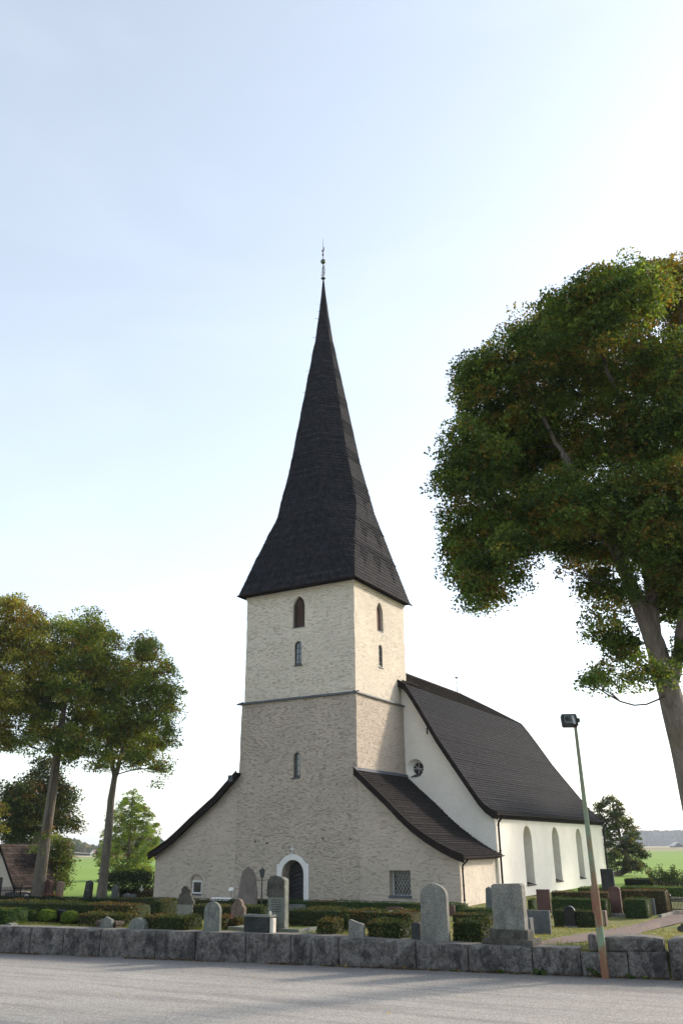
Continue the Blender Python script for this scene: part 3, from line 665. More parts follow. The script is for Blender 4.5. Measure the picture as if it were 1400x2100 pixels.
def wing_roof(P, sgn):
    mb = MB()
    for i in range(len(P)-1):
        (xa, za), (xb, zb_) = P[i], P[i+1]; y0, y1 = -.52, YB-.02
        tp = lambda x: x-.36*max(0, (x-8)/2.45)
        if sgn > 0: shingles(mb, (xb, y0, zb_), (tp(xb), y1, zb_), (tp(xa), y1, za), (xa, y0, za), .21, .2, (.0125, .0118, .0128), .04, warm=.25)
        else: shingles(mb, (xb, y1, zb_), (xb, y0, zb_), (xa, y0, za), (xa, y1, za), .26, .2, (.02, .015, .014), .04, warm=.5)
    rf = mb.build('wing_roof', M['shingle'], church, fixn=False)
    top = [(x, z+.05) for x, z in P]; bot = [(x-(0 if abs(x) > 9.5 else 0), z-.34) for x, z in P][::-1]
    mb = MB(); mb.prism(top+bot, lambda u, v, d: (u, -.58+d, v), 0, .055); mb.prism([(x, z-.05) for x, z in P]+[(x, z-.16) for x, z in P][::-1], lambda u, v, d: (u, -.52+d, v), 0, .44)
    mb.build('bargeboard', M['tar'], rf)
    mb = MB(); mb.prism([(x, z+.085) for x, z in P]+[(x, z+.03) for x, z in P][::-1], lambda u, v, d: (u, -.63+d, v), 0, .13); mb.build('verge_cap', M['tar'], rf)
    return rf
rfR = wing_roof(PR, 1); rfL = wing_roof(PL, -1)
mb = MB(); mb.box((4.02, .0, 6.92), (4.22, YB, 7.13)); mb.add([(4.2, -.5, 7.06), (4.32, -.5, 6.96), (4.32, YB, 6.96), (4.2, YB, 7.06), (4.1, -.5, 7.17), (4.1, YB, 7.17)], [(4, 0, 3, 5), (0, 1, 2, 3)]); mb.build('flashing', M['zinc'], rfR)
mb = MB(); mb.box((-4.62, -.62, 6.72), (-4.28, -.42, 7.1)); mb.build('flashing', M['zinc'], rfL, bevel=.01)
def gutter(name, p, q, r, parent):
    g = MB(); p = Vector(p); q = Vector(q); d = (q-p).normalized(); sd2 = d.cross(Vector((0, 0, 1))).normalized(); vs = []; n_ = 8
    for P_ in (p, q):
        for k in range(n_+1): a = math.pi+math.pi*k/n_; vs.append(P_+sd2*math.cos(a)*r+Vector((0, 0, 1))*math.sin(a)*r)
        for k in range(n_+1): a = 2*math.pi-math.pi*k/n_; vs.append(P_+sd2*math.cos(a)*(r-.01)+Vector((0, 0, 1))*math.sin(a)*(r-.01))
    m = 2*(n_+1); g.add(vs, [(i, (i+1) % m, (i+1) % m+m, i+m) for i in range(m)]+[tuple(range(m)), tuple(range(m, 2*m))])
    return g.build(name, M['gutter'], parent)
gutter('gutter', (10.5, -.5, 2.36), (10.14, YB-.02, 2.40), .075, rfR)
gutter('gutter', (-10.66, -.5, 2.62), (-10.66, YB+.1, 2.62), .075, rfL)
mb = MB(); mb.prism([(9.95, 2.2), (10.42, 2.28), (10.42, 2.38), (9.9, 2.62)], lambda u, v, d: (u-.055*d, -.1+d, v), 0, YB+.05); mb.build('soffit', M['tar_red'], rfR)
def pipe(pts, r=.05, parent=church, boot=None, name='downpipe'):
    g = MB(); g.tube(pts, r, 10)
    for z in boot or []: g.tube([(pts[-1][0], pts[-1][1], z), (pts[-1][0], pts[-1][1], z+.05)], r*1.35, 10)
    return g.build(name, M['gutter'], parent, smooth=True)
pipe([(10.42, .02, 2.30), (10.40, .02, 2.2), (10.13, .06, 1.98), (10.09, .07, 1.88), (10.10, .07, .25)], .048, church, (1.8, 1.0, .3))
g = MB(); g.tube([(10.10, .07, .27), (10.10, .07, -.05)], .065, 10); g.build('pipe_foot', M['pale_stone'], church)
pipe([(-10.6, .02, 2.55), (-10.45, .05, 2.3), (-10.45, .08, 1.9), (-10.45, .08, 0)], .045, church, (1.8,))

# ---- nave
XN = 9.75; YE = 31.7; XE = 10.15
PN = [(0, 15.4), (2.2, 14.12), (4.49, 12.72), (5.0, 11.92), (5.46, 11.15), (6.53, 9.27), (7.4, 7.95), (8.17, 6.80), (9.01, 5.56), (9.4, 5.12), (9.75, 4.87), (XE, 4.70)]
RC = (4.74, 7.50)
circ = [(RC[0]+.60*math.cos(a), RC[1]+.56*math.sin(a)) for a in np.linspace(0, 2*math.pi, 29)[:-1]]
rake = [(x, z-.12) for x, z in PN if 4.4 < x < XN-.01]
mb = MB(); mb.prism([(3.85, 0), (XN, 0), (XN, prof(PN, XN)-.12)]+rake[::-1]+[(3.85, prof(PN, 3.85)-.12)], fm(YB), 0, .4, [circ], back=False, reveal=False)
inn = [(RC[0]+.10+.41*math.cos(a), RC[1]+.0+.41*math.sin(a)) for a in np.linspace(0, 2*math.pi, 29)[:-1]]
V = [(p[0], YB, p[1]) for p in circ]+[(p[0], YB+.42, p[1]) for p in inn]; mb.add(V, [(i, (i+1) % 28, 28+(i+1) % 28, 28+i) for i in range(28)])
mb.build('gable_wall', M['white'], church, smooth=True)
mb = MB(); mb.prism([(-3.85, 0), (-XN, 0), (-XN, prof(PN, XN)-.12)]+[(-x, z) for x, z in rake[::-1]]+[(-3.85, prof(PN, 3.85)-.12)], fm(YB), 0, .4); mb.build('gable_wall', M['white'], church)
w_ = MB(); ms2 = fm(YB)
ro = [(RC[0]+.10+.42*math.cos(a), RC[1]+.42*math.sin(a)) for a in np.linspace(0, 2*math.pi, 25)[:-1]]; ri = [(RC[0]+.10+.37*math.cos(a), RC[1]+.37*math.sin(a)) for a in np.linspace(0, 2*math.pi, 25)[:-1]]
w_.prism(ro, ms2, .38, .46, [ri[::-1]]); cx_, cz_ = RC[0]+.10, RC[1]
for a in (0, math.pi/2, math.pi/4*3.2): w_.beam((cx_-.37*math.cos(a), YB+.41, cz_-.37*math.sin(a)), (cx_+.37*math.cos(a), YB+.41, cz_+.37*math.sin(a)), .028, .02, (0, -1, 0))
w_ = w_.build('round_window', M['white_trim'], church)
g = MB(); g.prism(ri, ms2, .42, .43); g.build('pane', M['glass_dark'], w_)
g = MB(); g.add([(RC[0]-.30, YB-.03, RC[1]-.50), (RC[0]+.42, YB-.03, RC[1]-.42), (RC[0]+.36, YB+.40, RC[1]-.32), (RC[0]-.12, YB+.40, RC[1]-.32), (RC[0]-.30, YB-.03, RC[1]-.54), (RC[0]+.42, YB-.03, RC[1]-.46)], [(0, 1, 2, 3), (4, 5, 1, 0)]); g.build('sill', M['zinc'], w_)
# south wall with three tall niches
NI = [(11.27, 12.97), (17.4, 19.1), (23.5, 25.1)]
mn = lambda u, v, d: (XN-d, u, v)
holes = [(a-.2, b+.2, .45, 4.25, arch(a, b, .62, 4.08, 14), .85) for a, b in NI]+[(26.5, 27.9, 0, 1.75, arch(26.62, 27.75, .001, 1.62), .25)]
mb = MB(); wall_grid(mb, lin(YB, YE, .4), lin(0, 4.6, .3), holes, mn, 0, .008)
mb.build('nave_wall', M['white'], church, smooth=True)
mb = MB(); mb.box((-XN, YB+.01, 0), (-XN+.4, YE, 4.6)); mb.box((-XN, YE-.02, 0), (XN-.02, YE+.02, 4.6)); mb.build('rear_wall', M['white'], church)
for a, b in NI:
    w_ = MB(); po = arch(a, b, .66, 4.06, 14); c_ = np.array([(a+b)/2, 2.4]); pi_ = [tuple(c_+(np.array(p)-c_)*np.array([.86, .955])) for p in po]
    w_.prism(po, mn, .78, .86, [pi_[::-1]])
    for k in range(1, 6): w_.prism([(a+.05, .66+.55*k-.02), (b-.05, .66+.55*k-.02), (b-.05, .66+.55*k+.02), (a+.05, .66+.55*k+.02)], mn, .80, .84)
    w_.prism([((a+b)/2-.03, .7), ((a+b)/2+.03, .7), ((a+b)/2+.03, 4.0), ((a+b)/2-.03, 4.0)], mn, .795, .842)
    w_ = w_.build('window', M['white_trim'], church); g = MB(); g.prism(pi_, mn, .83, .835); g.build('pane', M['glass'], w_)
    g = MB(); g.add([(XN+.05, a-.06, .60), (XN+.05, b+.06, .60), (XN-.80, b, .80), (XN-.80, a, .80), (XN+.05, a-.06, .55), (XN+.05, b+.06, .55)], [(0, 1, 2, 3), (4, 5, 1, 0)]); g.build('sill', M['tar'], w_)
g = MB(); g.prism(arch(26.62, 27.75, 0, 1.62), mn, .2, .26); g.build('side_door', M['pale_stone'], church)
# nave roof
def yh(x): return 26.9+abs(x)/XE*5.15
mb = MB()
for i in range(len(PN)-1):
    (xa, za), (xb, zb_) = PN[i], PN[i+1]; y0 = 5.83
    cc = (.030, .024, .020) if i < 2 else (.0098, .0112, .0148)
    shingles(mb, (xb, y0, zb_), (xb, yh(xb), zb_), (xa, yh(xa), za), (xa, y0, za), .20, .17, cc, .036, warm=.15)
    mb.add([(-xb, y0, zb_), (-xb, yh(xb), zb_), (-xa, yh(xa), za), (-xa, y0, za)], [(3, 2, 1, 0)], cc)
    mb.add([(xb, yh(xb), zb_), (-xb, yh(xb), zb_), (-xa, yh(xa), za), (xa, yh(xa), za)], [(0, 1, 2, 3)], cc)
nroof = mb.build('nave_roof', M['shingle'], church, fixn=False)
mb = MB(); mb.tube([(0, 5.9, 15.42), (0, 26.9, 15.42)], .09, 8)
hp = [(x, yh(x), z+.03) for x, z in PN]; mb.tube(hp, .06, 6); mb.build('ridge_cap', M['tar_red'], nroof)
sub = [p for p in PN if p[0] >= 4.4]; sub = [(3.95, prof(PN, 3.95))]+sub
mb = MB(); mb.prism([(x, z+.06) for x, z in sub]+[(x-.02, z-.40) for x, z in sub][::-1], lambda u, v, d: (u, 5.77+d, v), 0, .06)
mb.prism([(x, z-.06) for x, z in sub]+[(x, z-.2) for x, z in sub][::-1], lambda u, v, d: (u, 5.83+d, v), 0, .46)
mb.build('bargeboard', M['tar'], nroof)
mb = MB(); mb.tube([(4.15, 6.2, 13.05), (4.15, 8.8, 13.05)], .05, 6); mb.build('snow_guard', M['tar'], nroof); mb = MB(); mb.beam((5.95, 5.74, 9.85), (5.95, 5.74, 9.45), .1, .08); mb.build('bracket', M['iron'], nroof)
mb = MB(); mb.box((XN-.02, YB-.45, 4.40), (XN+.12, YE+.1, 4.56)); mb.box((XN-.02, YB-.45, 4.56), (XN+.26, YE+.2, 4.70)); mb.build('cornice', M['tar'], nroof, bevel=.01)
gutter('gutter', (XE+.07, 5.82, 4.66), (XE+.07, YE+.35, 4.70), .085, nroof)
pipe([(XE+.07, 6.5, 4.62), (XE+.03, 6.5, 4.5), (9.92, 6.53, 4.22), (9.88, 6.53, 4.1), (9.88, 6.53, 2.6), (9.88, 6.53, 0)], .06, church, (4.0, 2.6, .6))
pipe([(XE+.07, YE+.05, 4.62), (9.95, YE-.1, 4.2), (9.90, YE-.12, 4.05), (9.90, YE-.12, 0)], .075, church, (3.9, 2.0, .6))
rv = MB(); rx, ry = 0.0, 26.0; rv.tube([(rx, ry, 15.4), (rx, ry, 16.5), (rx, ry, 17.4)], [.035, .025, .015], 5)
rv.lathe((rx, ry, 16.35), [(.01, -.06), (.08, 0), (.01, .06)], 8); rv.prism([(-.14, -.03), (0, -.05), (.10, -.12), (.16, .03), (.02, .06), (-.1, .1)], lambda u, v, d: (rx+u*.9, ry+d+u*.4, 16.75+v), -.01, .01)
rv.build('roof_vane', M['iron'], church)

# ------------------------------------------------------------------ boundary wall of hewn blocks
def wall_s(px, py=1985):
    d = ray(px, py); t = (wnrm@(WA-CAM[:2]))/(wnrm@d[:2]); P = CAM+d*t; return float((P[:2]-WA)@wd)
swall = empty('stone_wall', (*wxy(9, .3), .2), 'low boundary wall of dark rough-hewn granite blocks along the asphalt road', 'stone wall')
def rough_block(s0, s1, z0, z1, t0=0.0, t1=.55, amp=.035, seed=0, parent=None, name='block', topz=None, round_=0.0):
    nx = max(4, int((s1-s0)/.045)); nz = max(4, int((z1-z0)/.045)); ny = 6; mb = MB(); V = {}; vs = []; fs = []
    def P(i, j, k):
        key = (i, j, k)
        if key in V: return V[key]
        s = s0+(s1-s0)*i/nx; t = t0+(t1-t0)*j/ny; u = k/nz; x, y = wxy(s, t)
        zt = topz(x) if topz else z1
        z = z0+(zt-z0)*u; q = Vector((s*1.6+seed*7.3, t*1.6, z*1.6)); n1 = noise.noise_vector(q); n2 = noise.noise_vector(q*2.7); n3 = noise.noise_vector(q*7)+noise.noise_vector(q*15)*.6
        ex = min(i, nx-i)/nx*(s1-s0); ez = min(k, nz-k)/nz*(zt-z0)
        e = min(1, ex/.07)*min(1, ez/.06)
        a = amp*(.35+.65*e); ds = (n1.x*.35+n2.x*.3)*a*.5; dt = -(abs(n1.y)*1.5+n2.y*1.1+n3.y*.6)*a*e+(1-e)*.022
        # chamfered arrises
        if j != 0: dt = n1.y*a*.3
        dz = (n1.z*.4+n2.z*.4)*a*.45
        if k == 0: dz = 0
        if round_:
            cx = abs(i/nx*2-1)**3; cz = abs(u*2-1)**3
            dz -= round_*cx*(1 if u > .5 else 0)*u; dt += round_*(cx+cz)*.4 if j == 0 else 0
        x, y = wxy(s+ds, t+dt); V[key] = len(vs); vs.append((x, y, z+dz)); return V[key]
    for i in range(nx):
        for k in range(nz): fs.append((P(i, 0, k), P(i+1, 0, k), P(i+1, 0, k+1), P(i, 0, k+1))); fs.append((P(i, ny, k), P(i, ny, k+1), P(i+1, ny, k+1), P(i+1, ny, k)))
        for j in range(ny): fs.append((P(i, j, nz), P(i+1, j, nz), P(i+1, j+1, nz), P(i, j+1, nz)))
    for j in range(ny):
        for k in range(nz): fs.append((P(0, j, k), P(0, j, k+1), P(0, j+1, k+1), P(0, j+1, k))); fs.append((P(nx, j, k), P(nx, j+1, k), P(nx, j+1, k+1), P(nx, j, k+1)))
    mb.add(vs, fs); return mb.build(name, M['block'], parent, smooth=True, origin=(*wxy(s0, t0), z0))
J = [-160, -50, 55, 124, 200, 315, 398, 502, 595, 694, 853, 960, 1092, 1191]
for i in range(len(J)-1):
    rough_block(wall_s(J[i])+.012, wall_s(J[i+1])-.012, .10, .8, seed=i, parent=swall, topz=wall_top, amp=.05 if i % 3 else .07)
for i, (a, b) in enumerate(((1191, 1242), (1242, 1288), (1288, 1370))): rough_block(wall_s(a)+.012, wall_s(b)-.012, .10, .66+.02*i, seed=30+i, parent=swall, amp=.05)
rough_block(wall_s(1239)+.012, wall_s(1365), .70, 1.0, .02, .6, seed=40, parent=swall, amp=.07, round_=.05)
rough_block(wall_s(1209), wall_s(1226), .70, 1.02, .1, .35, seed=41, parent=swall, amp=.03, round_=.03)
rough_block(wall_s(1372)+.02, wall_s(1455), .10, 1.0, -.02, .6, seed=42, parent=swall, amp=.11, round_=.10)
rough_block(wall_s(1458), wall_s(1560), .10, .95, 0, .6, seed=43, parent=swall, amp=.10, round_=.10)
se = wall_s(1560)+.03
for k, wv in enumerate((1.3, 1.1, 1.5, 1.2, 1.4, 1.0)):                  # the wall runs on to the right, out of the picture
    rough_block(se, se+wv, .10, .90, 0, .6, seed=60+k, parent=swall, amp=.09, round_=.06); se += wv+.03

# ------------------------------------------------------------------ gravestones
def base_of(pxm, pyb): P = ground_at(pxm, pyb); return P
def outline(kind, n=14):
    A = lambda x0, x1, zc, rz, k=n: [((x0+x1)/2+(x1-x0)/2*math.cos(t), zc+rz*math.sin(t)) for t in np.linspace(0, math.pi, k)]
    if kind == 'arch': return lambda w, h: [(-w/2, 0), (w/2, 0)]+A(-w/2, w/2, h-w*.42, w*.42)
    if kind == 'slab': return lambda w, h: [(-w/2, 0), (w/2, 0), (w/2*.97, h-.04), (w*.42, h), (-w*.40, h-.01), (-w/2*.97, h-.05)]
    if kind == 'rect': return lambda w, h: [(-w/2, 0), (w/2, 0), (w/2, h), (-w/2, h)]
    if kind == 'rectarc': return lambda w, h: [(-w/2, 0), (w/2, 0), (w/2, h*.93)]+[(w/2*math.cos(t), h*.93+h*.07*math.sin(t)) for t in np.linspace(.2, math.pi-.2, 9)]+[(-w/2, h*.93)]
    if kind == 'pointed': return lambda w, h: [(-w/2, 0), (w/2, 0), (w*.42, h*.9), (w*.05, h), (-w*.36, h*.93)]
    if kind == 'gable': return lambda w, h: [(-w/2, 0), (w/2, 0), (w/2, h*.82), (w*.40, h*.82), (0, h), (-w*.40, h*.82), (-w/2, h*.82)]
    if kind == 'shoulder': return lambda w, h: [(-w/2, 0), (w/2, 0), (w/2, h*.72), (w*.36, h*.76)]+[(w*.32*math.cos(t), h*.80+h*.2*math.sin(t)) for t in np.linspace(0, math.pi, 9)]+[(-w*.36, h*.76), (-w/2, h*.72)]
    if kind == 'rune': return lambda w, h: [(-w*.5, 0), (w*.5, 0), (w*.52, h*.4), (w*.44, h*.72), (w*.27, h*.93), (w*.02, h), (-w*.27, h*.90), (-w*.40, h*.55), (-w*.47, h*.3)]
    if kind == 'slant': return lambda w, h: [(-w/2, 0), (w/2, 0), (w/2, h*.72), (w*.42, h*.80), (w*.05, h*.88), (-w*.25, h*.97), (-w*.42, h), (-w/2, h*.93)]
    if kind == 'notch': return lambda w, h: [(-w/2, 0), (w/2, 0), (w/2, h*.62), (w*.30, h*.72), (w*.34, h*.86), (w*.12, h), (-w*.12, h*.97), (-w*.28, h*.86), (-w*.26, h*.72), (-w/2, h*.62)]
    if kind == 'heart': return lambda w, h: [(-w/2, 0), (w/2, 0)]+[(w*.25+w*.25*math.cos(t), h*.70+h*.30*math.sin(t)) for t in np.linspace(0, math.pi*.9, 8)]+[(-w*.25+w*.25*math.cos(t), h*.64+h*.30*math.sin(t)) for t in np.linspace(math.pi*.15, math.pi, 8)]
    if kind == 'ragged':
        return lambda w, h: [(-w/2, 0), (w/2, 0)]+[(x*w, z*h) for x, z in ((.50, .42), (.52, .55), (.40, .70), (.30, .74), (.34, .86), (.18, .90), (.14, 1.0), (-.02, .97), (-.08, .99), (-.22, .90), (-.20, .78), (-.34, .74), (-.36, .62), (-.46, .56), (-.48, .42))]
def carve(face_y, x0, x1, z0, z1, n, mat_, parent, depth=.004):       # worn lines of lettering, too worn to read
    for i in range(n):
        z = z1-(z1-z0)*(i+.5)/n; L = (x1-x0)*RND.uniform(.55, .95); xm = (x0+x1)/2; mb = MB(); k = 14; vs = []
        for j in range(k+1): x = xm-L/2+L*j/k; e = .012+.006*RND.uniform(-1, 1); vs += [(x, face_y-depth, z-e), (x, face_y-depth, z+e*RND.uniform(.5, 1))]
        mb.add(vs, [(2*j, 2*j+2, 2*j+3, 2*j+1) for j in range(k)]); mb.build('inscription_line', mat_, parent, fixn=False)
def stone(name, kind, px0, px1, ptop, pbase, T, mat, label, group=None, tilt=0.0, rough=0.0, bevel=.012, cat='gravestone', extra=None, lean=0.0, py=None):
    """px0..px1: the front face; it stands on the ground where the sight line through its foot meets it"""
    P = base_of((px0+px1)/2, pbase)
    y = P[1] if py is None else py
    A = plane(px0, (ptop+pbase)/2, 1, y); B = plane(px1, (ptop+pbase)/2, 1, y)
    Pb = plane((px0+px1)/2, pbase, 1, y); x = (A[0]+B[0])/2; w = B[0]-A[0]; g = gz(x, y)
    top = plane((px0+px1)/2, ptop, 1, y)[2]; h = top-g+.06
    pts = outline(kind)(w, h)
    if rough:
        q = []
        for i in range(len(pts)):
            a = pts[i]; b = pts[(i+1) % len(pts)]; m = max(1, int(math.dist(a, b)/.07))
            for k in range(m): q.append((a[0]+(b[0]-a[0])*k/m, a[1]+(b[1]-a[1])*k/m))
        pts = [(u+rough*noise.noise(Vector((u*9+x, v*9, 1))) if v > .02 else u, v+(rough*noise.noise(Vector((u*9, v*9, 5+x))) if v > .02 else 0)) for u, v in q]
    ct, st = math.cos(tilt), math.sin(tilt)
    mp = lambda u, v, d: (x+u*ct+v*st+lean*0, y+d-v*lean, g-.06+v*ct-u*st)
    mb = MB()
    if rough and rough > .02:                                         # a cushioned, uneven body
        L = []
        for d, sc in ((0.02, .96), (0, .90), (T*.25, 1.0), (T*.75, 1.0), (T, .93)): pass
    mb.prism(pts, mp, 0, T)
    ob = mb.build(name, M[mat], None, origin=(x, y, g), bevel=bevel)
    tag(ob, label, cat, group)
    return ob, (x, y, g, w, h, T)
GS = []
# far left group by the little outbuilding
def plinth(info, parent, mat, ex=.06, hh=.12, steps=1):
    x, y, g, w, h, T = info
    for k in range(steps):
        e = ex*(steps-k); mb = MB(); mb.box((x-w/2-e, y-e, g-.1+k*hh), (x+w/2+e, y+T+e, g+hh*(k+1)-.02)); mb.build('plinth', M[mat], parent, bevel=.015)
stone('gravestone', 'gable', 10, 42, 1828, 1846, 0.8, 'granite_blue', 'low dark coffin-shaped tomb with a shallow gabled top beside the iron fence', cat='tomb')
stone('gravestone', 'arch', 45, 57, 1834, 1846, .18, 'pale_stone', 'tiny pale round-topped stone at the foot of the leaning left trunk')
o, i = stone('gravestone', 'pointed', 89, 103, 1804, 1846, .34, 'red_stone', 'slim reddish obelisk gravestone on a dark base just right of the leaning trunk'); plinth(i, o, 'black', .05, .3)
stone('gravestone', 'rect', 113, 124, 1808, 1845, .25, 'sand_stone', 'narrow pinkish slab leaning to the right beside orange flowers', tilt=.10)
o, i = stone('gravestone', 'pointed', 171, 187, 1805, 1847, 0.16, 'black', 'tall black leaning gravestone with a slanting top between the two left trunks', tilt=.07); carve(i[1]-.004, i[0]-i[3]*.3, i[0]+i[3]*.35, i[2]+.5, i[2]+i[4]*.85, 6, M['granite_blue'], o)
stone('gravestone', 'arch', 229, 240, 1817, 1843, 0.12, 'granite_blue', 'grey round-topped stone right of the second trunk in front of a white stone')
stone('gravestone', 'rect', 234, 243, 1809, 1840, .15, 'pale_stone', 'white upright stone standing behind a grey one near the dark shrub')
stone('gravestone', 'arch', 252, 263, 1832, 1845, .25, 'granite_blue', 'small blue-grey rounded stone in the low hedge left of the church corner')
stone('gravestone', 'rectarc', 266, 276, 1834, 1845, .2, 'granite_blue', 'small low grey stone furthest right in the hedge before the dark shrub')
stone('gravestone', 'rectarc', 207, 215, 1834, 1842, .2, 'granite', 'little grey block at the foot of the second left trunk')
# foreground left
o, i = stone('gravestone', 'rect', 199, 238, 1890, 1907, .25, 'brown_dark', 'wide low brown block with a ledge behind the small gabled stone'); x, y, g, w, h, T = i; mb = MB(); mb.box((x-w/2-.04, y-.04, g+h-.14), (x+w/2+.04, y+T+.04, g+h-.05)); mb.build('coping', M['brown_dark'], o, bevel=.01)
stone('gravestone', 'gable', 206, 228, 1879, 1912, 0.1, 'granite_green', 'small mossy gravestone with a pointed gable top close behind the wall', rough=.02)
stone('gravestone', 'arch', 264, 296, 1882, 1912, 0.2, 'granite_green', 'squat grey-green round-topped gravestone close behind the wall', rough=.015)
stone('gravestone', 'arch', 8, 26, 1893, 1903, .25, 'granite_green', 'top of a low pale rounded stone peeping over the wall at far left')
o, i = stone('gravestone', 'ragged', 361, 396, 1816, 1884, 0.14, 'rock_dark', 'ragged dark rock gravestone with a smooth inscribed lower half at the left window', rough=.05); x, y, g, w, h, T = i
mb = MB(); mb.box((x-w/2-.02, y-.05, g), (x+w/2+.02, y-.005, g+h*.40)); mb.build('inscription_panel', M['granite'], o, bevel=.01)
o, i = stone('gravestone', 'arch', 418, 450, 1849, 1916, 0.1, 'granite_green', 'grey-green arched gravestone with a carved ring near the top, behind the wall'); x, y, g, w, h, T = i
mb = MB(); mb.tube([(x+.42*w/1.4*math.cos(a)*.8, y-.003, g+h-.30+.42*w/1.4*math.sin(a)*.8) for a in np.linspace(0, 2*math.pi, 20)], .010, 5, cap=False); mb.build('carved_ring', M['granite_green'], o); carve(y, x-w*.32, x+w*.32, g+.35, g+h*.62, 5, M['granite_blue'], o)
stone('gravestone', 'shoulder', 473, 500, 1843, 1902, 0.13, 'brown_stone', 'dark reddish-brown gravestone with rounded top and stepped shoulders beside the green granite block', rough=.03)
o, i = stone('gravestone', 'rune', 487, 524, 1778, 1864, 0.16, 'pink_gneiss', 'tall pinkish-grey standing stone with a pointed top beside the lantern post', rough=.03, cat='standing stone')
o, i = stone('gravestone', 'rectarc', 549, 584, 1798, 1915, 0.18, 'granite_green', 'tall greenish gravestone with a rough dark head and smooth lower shaft before the church door', rough=.012); x, y, g, w, h, T = i
mb = MB(); mb.prism([(x-w/2-.01, g+h*.62), (x+w/2+.01, g+h*.62)]+[(x+u*w, g+h*v) for u, v in ((.51, .80), (.49, .90), (.36, .945), (.2, .965), (-.05, .985), (-.3, .97), (-.38, .93), (-.47, .91), (-.51, .8))], lambda u, v, d: (u, y-.05+d, v), 0, .045); mb.build('rough_head', M['rock_dark'], o, bevel=.012); carve(y, x-w*.35, x+w*.35, g+.5, g+h*.58, 6, M['rock_dark'], o)
o, i = stone('gravestone', 'rect', 500, 551, 1877, 1918, 0.26, 'black_speck', 'low wide speckled dark granite block behind the wall before the tall greenish stone'); x, y, g, w, h, T = i
mb = MB(); mb.box((x-w/2-.04, y-.03, g+h-.10), (x+w/2+.04, y+T+.02, g+h-.05)); mb.build('coping', M['granite_green'], o, bevel=.008)
mb = MB(); mb.box((x+w/2+.02, y+.02, g-.05), (x+w/2+.12, y+.16, g+h-.12)); tag(mb.build('grave_marker', M['pale_stone'], origin=(x+w/2+.1, y+.1, g), bevel=.008), 'narrow cream stone post against the speckled granite block', 'grave marker')
mb = MB(); mb.lathe((x+w/2-.03, y+.1, g+h-.05), [(.03, 0), (.035, .05), (.02, .09)], 10); tag(mb.build('candle_lantern', M['pale_stone'], origin=(x+w/2-.03, y+.1, g+h-.05)), 'tiny pale grave candle on top of the speckled granite block', 'candle')
a = ground_at(440, 1915); b = ground_at(606, 1918); mb = MB(); yk = (a[1]+b[1])/2+.35; gk = gz(a[0], yk)
mb.box((a[0], yk, gk-.05), (b[0], yk+.12, gk+.13)); mb.box((a[0], yk+.12, gk-.05), (a[0]+.12, yk+1.4, gk+.12)); mb.box((b[0]-.12, yk+.12, gk-.05), (b[0], yk+1.4, gk+.12))
tag(mb.build('grave_kerb', M['granite_green'], origin=(a[0], yk, gk), bevel=.01), 'greenish granite kerb framing the grave before the speckled block', 'grave kerb')
stone('gravestone', 'rectarc', 592, 622, 1855, 1868, 0.2, 'granite_blue', 'low blue-grey stone in front of the church door')
stone('gravestone', 'notch', 699, 722, 1863, 1892, 0.1, 'black', 'small black gravestone with a trefoil-shaped head left of the arched gravestone')
stone('gravestone', 'slant', 714, 745, 1886, 1928, 0.1, 'granite', 'grey gravestone with a sloping wave top close behind the wall', rough=.01)
o, i = stone('gravestone', 'heart', 783, 820, 1876, 1893, 0.1, 'black', 'low black gravestone shaped like a double heart between the hedges')
x, y, g, w, h, T = i
mb = MB(); mb.lathe((x-.08, y+.05, g+h-.03), [(.02, 0), (.07, .03), (.085, .07), (.05, .11), (.01, .12)], 10); mb.lathe((x+.03, y+.05, g+h+.06), [(.01, -.03), (.035, 0), (.03, .03), (.005, .05)], 8); tag(mb.build('stone_dove', M['white_trim'], origin=(x-.08, y+.05, g+h), smooth=True), 'small white dove ornament on top of the black heart gravestone', 'ornament')
stone('gravestone', 'rectarc', 790, 824, 1860, 1876, 0.12, 'red_stone', 'low reddish oblong gravestone under the diamond-lattice window')
stone('gravestone', 'rectarc', 843, 860, 1892, 1932, .2, 'black_speck', 'dark upright gravestone half hidden left of the big arched grey one')
o, i = stone('gravestone', 'arch', 862, 916, 1812, 1936, 0.15, 'granite', 'big arched grey granite gravestone with orange lichen on its edge, right of the lattice window', rough=.008)
stone('gravestone', 'rectarc', 920, 931, 1856, 1878, 0.12, 'red_stone', 'small reddish gravestone half hidden right of the big arched grey one')
stone('gravestone', 'pointed', 994, 1010, 1818, 1878, 0.16, 'granite_blue', 'dark slim gravestone with a pointed top just left of the tall granite slab')
o, i = stone('gravestone', 'slab', 1009, 1074, 1812, 1945, 0.26, 'granite', 'tall broad light-grey granite slab gravestone on a dark two-step base behind the wall', rough=.008); x, y, g, w, h, T = i
for k, (e, z0, z1) in enumerate(((.22, 0, .17), (.08, .16, .36))):
    mb = MB(); mb.box((x-w/2-e, y-e, g-.05+z0), (x+w/2+e, y+T+e, g+z1)); mb.build('base', M['rock_dark'], o, bevel=.03)
stone('gravestone', 'rect', 1080, 1087, 1883, 1918, 0.3, 'granite_blue', 'narrow dark stone edge just right of the tall granite slab')
stone('gravestone', 'rect', 1081, 1127, 1867, 1916, 0.1, 'granite_blue', 'wide smooth blue-grey slab between the tall granite slab and the black arched stone')
stone('gravestone', 'rect', 1100, 1127, 1824, 1872, 0.12, 'red_stone', 'dark maroon rectangular gravestone below the first nave window')
stone('gravestone', 'rectarc', 1150, 1205, 1860, 1872, .3, 'granite_blue', 'long low grey stone lying behind the black arched gravestone', rough=.02)
o, i = stone('gravestone', 'arch', 1156, 1178, 1858, 1902, 0.12, 'black', 'small black arched gravestone on the right lawn'); plinth(i, o, 'granite_blue', .04, .07)
